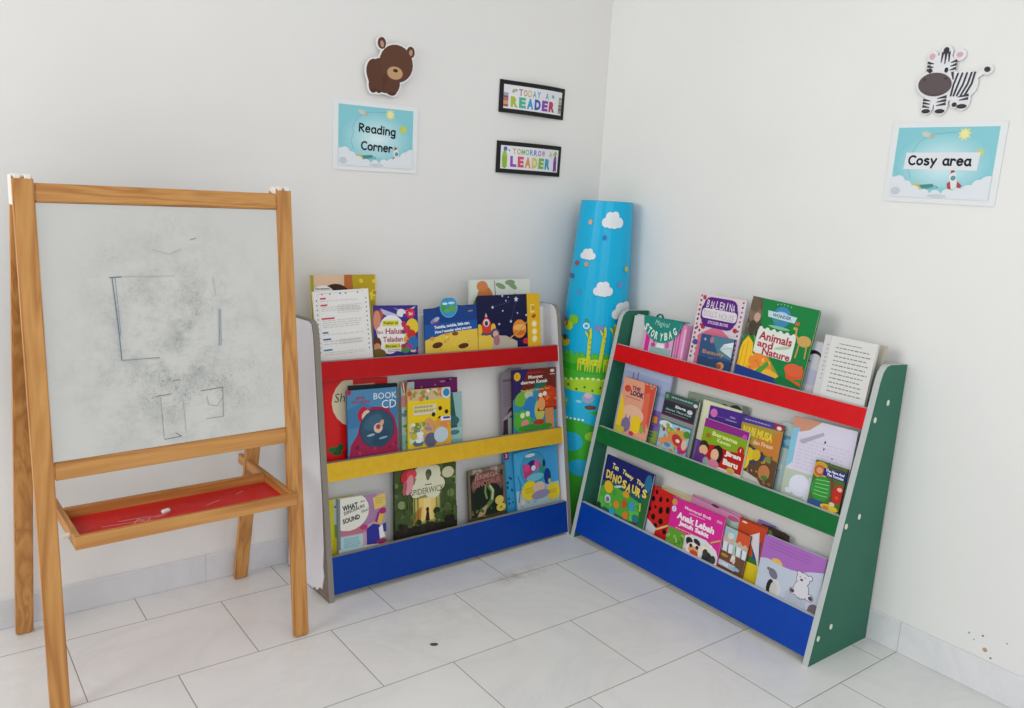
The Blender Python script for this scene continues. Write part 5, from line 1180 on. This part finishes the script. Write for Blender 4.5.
def animal(side, along, z, w, h, label, name, outlines, draw, off, roll=0, th=.004):
    """die-cut card: white margin shape with the animal drawn on it"""
    root = empty(name, wall_matrix(side, along, z, off, roll), label=label, cat='wall decoration')
    V,F,I,mats=[],[],[],[paint('#e6e6e4',.4)]
    # backing built from overlapping grown shapes, fused into one silhouette by a remesh-free union of slabs at one height
    A=Art(w,h,0,step=3e-5,rough=.4)
    m=.005/w
    for kind,*a in outlines:
        if kind=='e': A.ell(a[0],a[1],a[2]+m,a[3]+m,'#e6e6e4',a[4] if len(a)>4 else 0,22)
        else: A.line(a[0],a[1]+2*m,'#e6e6e4')
    # thickness: repeat each backing shape as a slab
    for pts,fs,c,Lr in A.items:
        for f in fs: outline_slab(V,F,I,[(pts[i][0]-w/2,pts[i][1]-h/2) for i in f],-th,Lr*1e-5,0)
    z0=len(A.items)*1e-5+5e-5
    me=mesh('backing_card',V,F,mats,I)
    bm=bmesh.new(); bm.from_mesh(me); bmesh.ops.recalc_face_normals(bm,faces=bm.faces); bm.to_mesh(me); bm.free()
    link('backing_card',me,root)
    # foam tape holding it off the wall
    if off-th>.002:
        box('foam_pad',(-w*.12,w*.12,-h*.15,h*.1,-off+.0003,-th),paint('#dededa',.8),root)
    A=Art(w,h,0,step=3e-5,rough=.4); draw(A)
    V,F,I,mats=[],[],[],[]; A.emit(V,F,I,mats,z0,lambda x,y,zz:(x-w/2,y-h/2,zz)); me=mesh('printed_animal',V,F,mats,I); fix_normals(me,(0,0,1)); link('printed_animal',me,root)
bw,bh=.182,.178
def bx(x,y): return ((x-170)/(415-170),(y-32)/(312-32))
BR_='#5d3a2b'
def bear_shapes():
    S=[]
    for x,y,rx,ry,r in ((322,150,82,78,0),(250,215,66,70,0),(215,200,36,50,0),(270,235,55,55,0),(300,260,30,40,0),(250,62,20,24,0),(391,85,20,24,0),(213,265,22,34,0),(240,275,16,24,0),(303,280,26,24,0),(325,262,14,30,20)):
        u,v=bx(x,y); S.append(('e',u,v,rx/245,ry/245,r))
    return S
def bear(A):
    for k_,u,v,rx,ry,r in bear_shapes(): A.ell(u,v,rx,ry,BR_,r,24)
    def e(x,y,rx,ry,c,r=0): u,v=bx(x,y); A.ell(u,v,rx/245,ry/245,c,r)
    e(251,66,9,14,'#b58f7e',-10); e(391,88,9,14,'#b58f7e',10); e(322,150,80,76,'#613d2d'); e(316,196,38,27,'#c19a72'); e(318,184,12,7,'#3c2419'); A.line([bx(318,188),bx(318,196)],.006,'#7a5238')
    e(268,232,14,22,'#553426'); A.line([bx(262,262),bx(262,290)],.012,'#4a2d20')
    e(215,292,18,7,'#4e3023'); e(240,294,12,6,'#4e3023'); e(300,298,20,6,'#4e3023')
animal('L',-.957,1.626,bw,bh,'brown bear cut-out on the left wall above the Reading Corner poster','bear_cutout',bear_shapes(),bear,.016)
zw,zh=.206,.182
def zx(x,y): return ((x-210)/(495-210),(y-60)/(318-60))
def zebra_shapes():
    S=[]
    for x,y,rx,ry,r in ((306,140,40,42,0),(287,200,65,44,8),(263,98,13,15,0),(362,98,15,14,0),(312,88,17,20,0),(392,205,42,44,0),(345,205,32,44,0),(310,235,42,34,0),(268,275,16,28,0),(320,278,18,28,0),(397,262,19,30,0),(370,265,12,18,0),(467,158,12,11,0)):
        u,v=zx(x,y); S.append(('e',u,v,rx/285,ry/285,r))
    S.append(('l',[zx(425,185),zx(446,168),zx(464,160)],.010))
    return S
def zebra(A):
    W_='#e2e2e6'
    def e(x,y,rx,ry,c,r=0,n=20): u,v=zx(x,y); A.ell(u,v,rx/285,ry/285,c,r,n)
    def l(pts,wd,c='#3a3a44'): A.line([zx(*p) for p in pts],wd/285,c)
    def wedge(p,q,w0,w1):
        (x0,y0),(x1,y1)=p,q; L=math.hypot(x1-x0,y1-y0); nx,ny=-(y1-y0)/L,(x1-x0)/L
        A.poly([zx(x0+nx*w0,y0+ny*w0),zx(x1+nx*w1,y1+ny*w1),zx(x1-nx*w1,y1-ny*w1),zx(x0-nx*w0,y0-ny*w0)],'#3a3a44')
    for s_ in zebra_shapes():
        if s_[0]=='e': A.ell(s_[1],s_[2],s_[3],s_[4],W_,s_[5],24)
    e(262,97,11,11,'#d8a8b8'); e(362,98,12,9,'#d8a8b8')
    e(311,80,11,13,'#34343c'); wedge((300,84),(298,122),5,1.5); wedge((312,90),(312,128),5,1.5); wedge((323,84),(326,122),5,1.5)
    for y in (120,133,147): wedge((248,y-2),(272,y+4),5,1.5); wedge((356,y-2),(334,y+4),5,1.5)
    for x0,x1,x2 in ((366,356,352),(382,372,362),(398,390,374),(414,406,388),(426,420,402)):
        l([(x0,166),(x1,205),(x2,244)],7)
    for x0,y0 in ((378,250),(384,262)): wedge((416,y0-6),(x0,y0),5,1.5)
    for y in (250,263,276): wedge((338,y-4),(304,y+2),5.5,1.5)
    for y in (256,268,280): wedge((252,y-2),(280,y+4),5,1.5)
    wedge((345,158),(352,186),5,2)
    e(287,200,63,42,'#5d5153',7,28); e(246,180,5,4,'#3c3436'); e(325,180,5,4,'#3c3436'); l([(252,226),(285,239),(318,234)],2,'#3c3436')
    e(262,148,7,9,'#2c2c34'); e(322,150,7,9,'#2c2c34')
    for x,y,q in ((268,297,16),(320,299,18),(397,284,18),(370,277,9)): e(x,y,q,8,'#34343c')
    e(467,158,11,9,'#34343c',20)
animal('R',-1.343,1.613,zw,zh,'zebra cut-out on the right wall above the Cosy area poster','zebra_cutout',zebra_shapes(),zebra,.008)

def slogan(along,z,label,roll,draw):
    w,h=.300,.112
    root=empty('slogan_sign',wall_matrix('L',along,z,.003,roll),label=label,cat='sign',group='slogan strips by the corner')
    def fn(x,y,zz):
        u=x/w-.5
        return (x-w/2, y-h/2, .022*(2*u)**2*0 + .020*math.cos(u*2.4)-.006 + zz + .006*math.sin(u*6)*(y/h-.5))
    def sheet(name,x0,x1,y0,y1,zo,m,th=.0015,lab=None):
        V,F=[],[]; n=50
        for zz in (zo-th,zo):
            for i in range(n+1):
                for y in (y0,y1): V.append(fn(x0+(x1-x0)*i/n,y,zz))
        o=2*(n+1)
        for i in range(n):
            a=2*i; F+=[(o+a,o+a+2,o+a+3,o+a+1),(a,a+1,a+3,a+2),(a,a+2,o+a+2,o+a),(a+1,o+a+1,o+a+3,a+3)]
        F+=[(0,o,o+1,1),(2*n,2*n+1,o+2*n+1,o+2*n)]
        return V,F
    V,F=sheet('',0,w,0,h,0,None); link('black_border',mesh('black_border',V,F,[paint('#1d1c1c',.5)]),root,label='black card border')
    V,F=sheet('',.0,.006,.03,h-.03,-.004,None); 
    bwx,bhy=.016,.015
    A=Art(w-2*bwx,h-2*bhy,0,step=3e-5,rough=.35); A.rect(0,0,1,1,'#dfe0e4'); draw(A)
    V,F,I,mats=[],[],[],[]; A.emit(V,F,I,mats,.0009,lambda x,y,zz:fn(x+bwx,y+bhy,zz),.006); me=mesh('lettered_card',V,F,mats,I); fix_normals(me,(0,0,1)); link('lettered_card',me,root)
    for yy in (.03,.075):
        v_,f_=box_data(-w/2+.006,-w/2+.022,-h/2+yy-.01,-h/2+yy+.01,-.0025,.0004); link('tape_strip',mesh('tape_strip',v_,f_,[paint('#e4e4e0',.5)]),root,label='white tape at the edge')
        v_,f_=box_data(w/2-.022,w/2-.006,-h/2+yy-.01,-h/2+yy+.01,-.0025,.0004); link('tape_strip',mesh('tape_strip',v_,f_,[paint('#e4e4e0',.5)]),root)
def letters(A,s,x,y,w,h,cols,bold=.05):
    n=len(s); cw=w/n
    for i,ch in enumerate(s):
        if ch!=' ': A.text(ch,x+i*cw+cw*.06,y,cw*(.84 if ch!='I' else .3),h,cols[i%len(cols)],bold)
def dR(A):
    letters(A,'TODAY A',.23,.13,.52,.28,['#b0526a','#c08a4a','#c8b04a','#5fa8a0','#5f8ac0','#000000','#5a9ab0'],.02)
    letters(A,'READER',.1,.47,.78,.45,['#a8b83a','#4fae8c','#3f9ac8','#3f5cae','#8a4aa8','#b83a62'],.06)
    A.ell(.15,.24,.02,.03,'#b8a07a',40); A.ell(.19,.2,.02,.02,'#a8a8b0'); A.ell(.82,.25,.03,.02,'#7ab0a8',30)
    for y,c in ((.4,'#9aa0a4'),(.52,'#8a5a7a'),(.64,'#b86a5a'),(.76,'#c8a05a'),(.88,'#b05a62')): A.rect(.0,y-.06,.07,y+.05,c)
    for y,c in ((.3,'#8a9a8c'),(.45,'#a8a098'),(.6,'#8a6a4a'),(.75,'#5f7a5a'),(.88,'#b88a7a')): A.rect(.94,y-.07,1,y+.06,c)
slogan(-.364,1.5865,'black-bordered strip reading TODAY A READER on the left wall',-.5,dR)
def dL(A):
    letters(A,'TOMORROW A',.18,.1,.7,.25,['#c8a85a','#b8904a','#8fae5a','#5fa89a','#5f90c0','#6a6ab8','#8a5ab0','#a85a8a','#000000','#c0b05a'],.02)
    letters(A,'LEADER',.14,.43,.72,.47,['#9c4ab0','#d0506a','#d8924a','#d8c04a','#7ab04a','#3f9ac0'],.06)
    A.ell(.07,.14,.03,.03,'#6a6ab0'); A.ell(.13,.2,.012,.012,'#6a8a5a'); A.ell(.94,.16,.025,.03,'#9ab06a'); A.ell(.9,.22,.015,.012,'#c0a04a')
    A.ell(.06,.6,.04,.12,'#8ab03a'); A.ell(.06,.4,.03,.03,'#9abf4a'); A.line([(.04,.7),(.03,.92)],.016,'#8ab03a'); A.line([(.08,.7),(.09,.9)],.016,'#8ab03a')
    A.ell(.94,.6,.03,.11,'#7a3f9c'); A.ell(.94,.4,.028,.028,'#8a5aa8'); A.line([(.93,.7),(.92,.95)],.016,'#7a3f9c'); A.line([(.96,.7),(.97,.95)],.016,'#7a3f9c')
slogan(-.364,1.377,'black-bordered strip reading TOMORROW A LEADER on the left wall',-.3,dL)

# small dark crumb on the tiles
bm=bmesh.new(); bmesh.ops.create_icosphere(bm,subdivisions=2,radius=.006)
for v in bm.verts: v.co.x*=1.9+.4*math.sin(v.co.y*900); v.co.z=max(v.co.z*.5,-.002)
me=bpy.data.meshes.new('floor_crumb'); bm.to_mesh(me); bm.free(); me.materials.append(paint('#4a423a',.8))
o=link('floor_crumb',me,label='tiny dark crumb lying on the floor tiles before the shelves',cat='crumb'); o.location=(-1.141,-.695,.002); o.rotation_euler=(0,0,-.5)

# ------------------------------------------------------------------ light
def area(name, loc, tgt, sx, sy, e, c=(1,1,1)):
    l=bpy.data.lights.new(name,'AREA'); l.shape='RECTANGLE'; l.size=sx; l.size_y=sy; l.energy=e; l.color=c
    o=bpy.data.objects.new(name,l); C.objects.link(o); o.location=loc
    dv=Vector(tgt)-Vector(loc); o.rotation_euler=dv.to_track_quat('-Z','Y').to_euler(); return o
area('window_light',(-4.3,-.95,1.8),(-.2,-1.0,.9),1.3,1.5,40,(1.0,.985,.955))
area('front_fill_light',(-2.9,-4.4,1.7),(-.6,-.5,.6),2.2,1.9,44,(.965,.985,1.0))  # unseen area light added behind the camera to brighten the shelf interiors
area('ceiling_bounce',(-2.0,-2.2,2.75),(-1.6,-1.7,0),2.6,2.6,14,(1.0,.98,.945))
w=bpy.data.worlds.new('world'); w.use_nodes=True; scene.world=w
bg=w.node_tree.nodes['Background']; bg.inputs['Color'].default_value=(.92,.96,1.0,1); bg.inputs['Strength'].default_value=.50
scene.view_settings.view_transform='Standard'
scene.view_settings.look='None'
scene.view_settings.exposure=-0.07
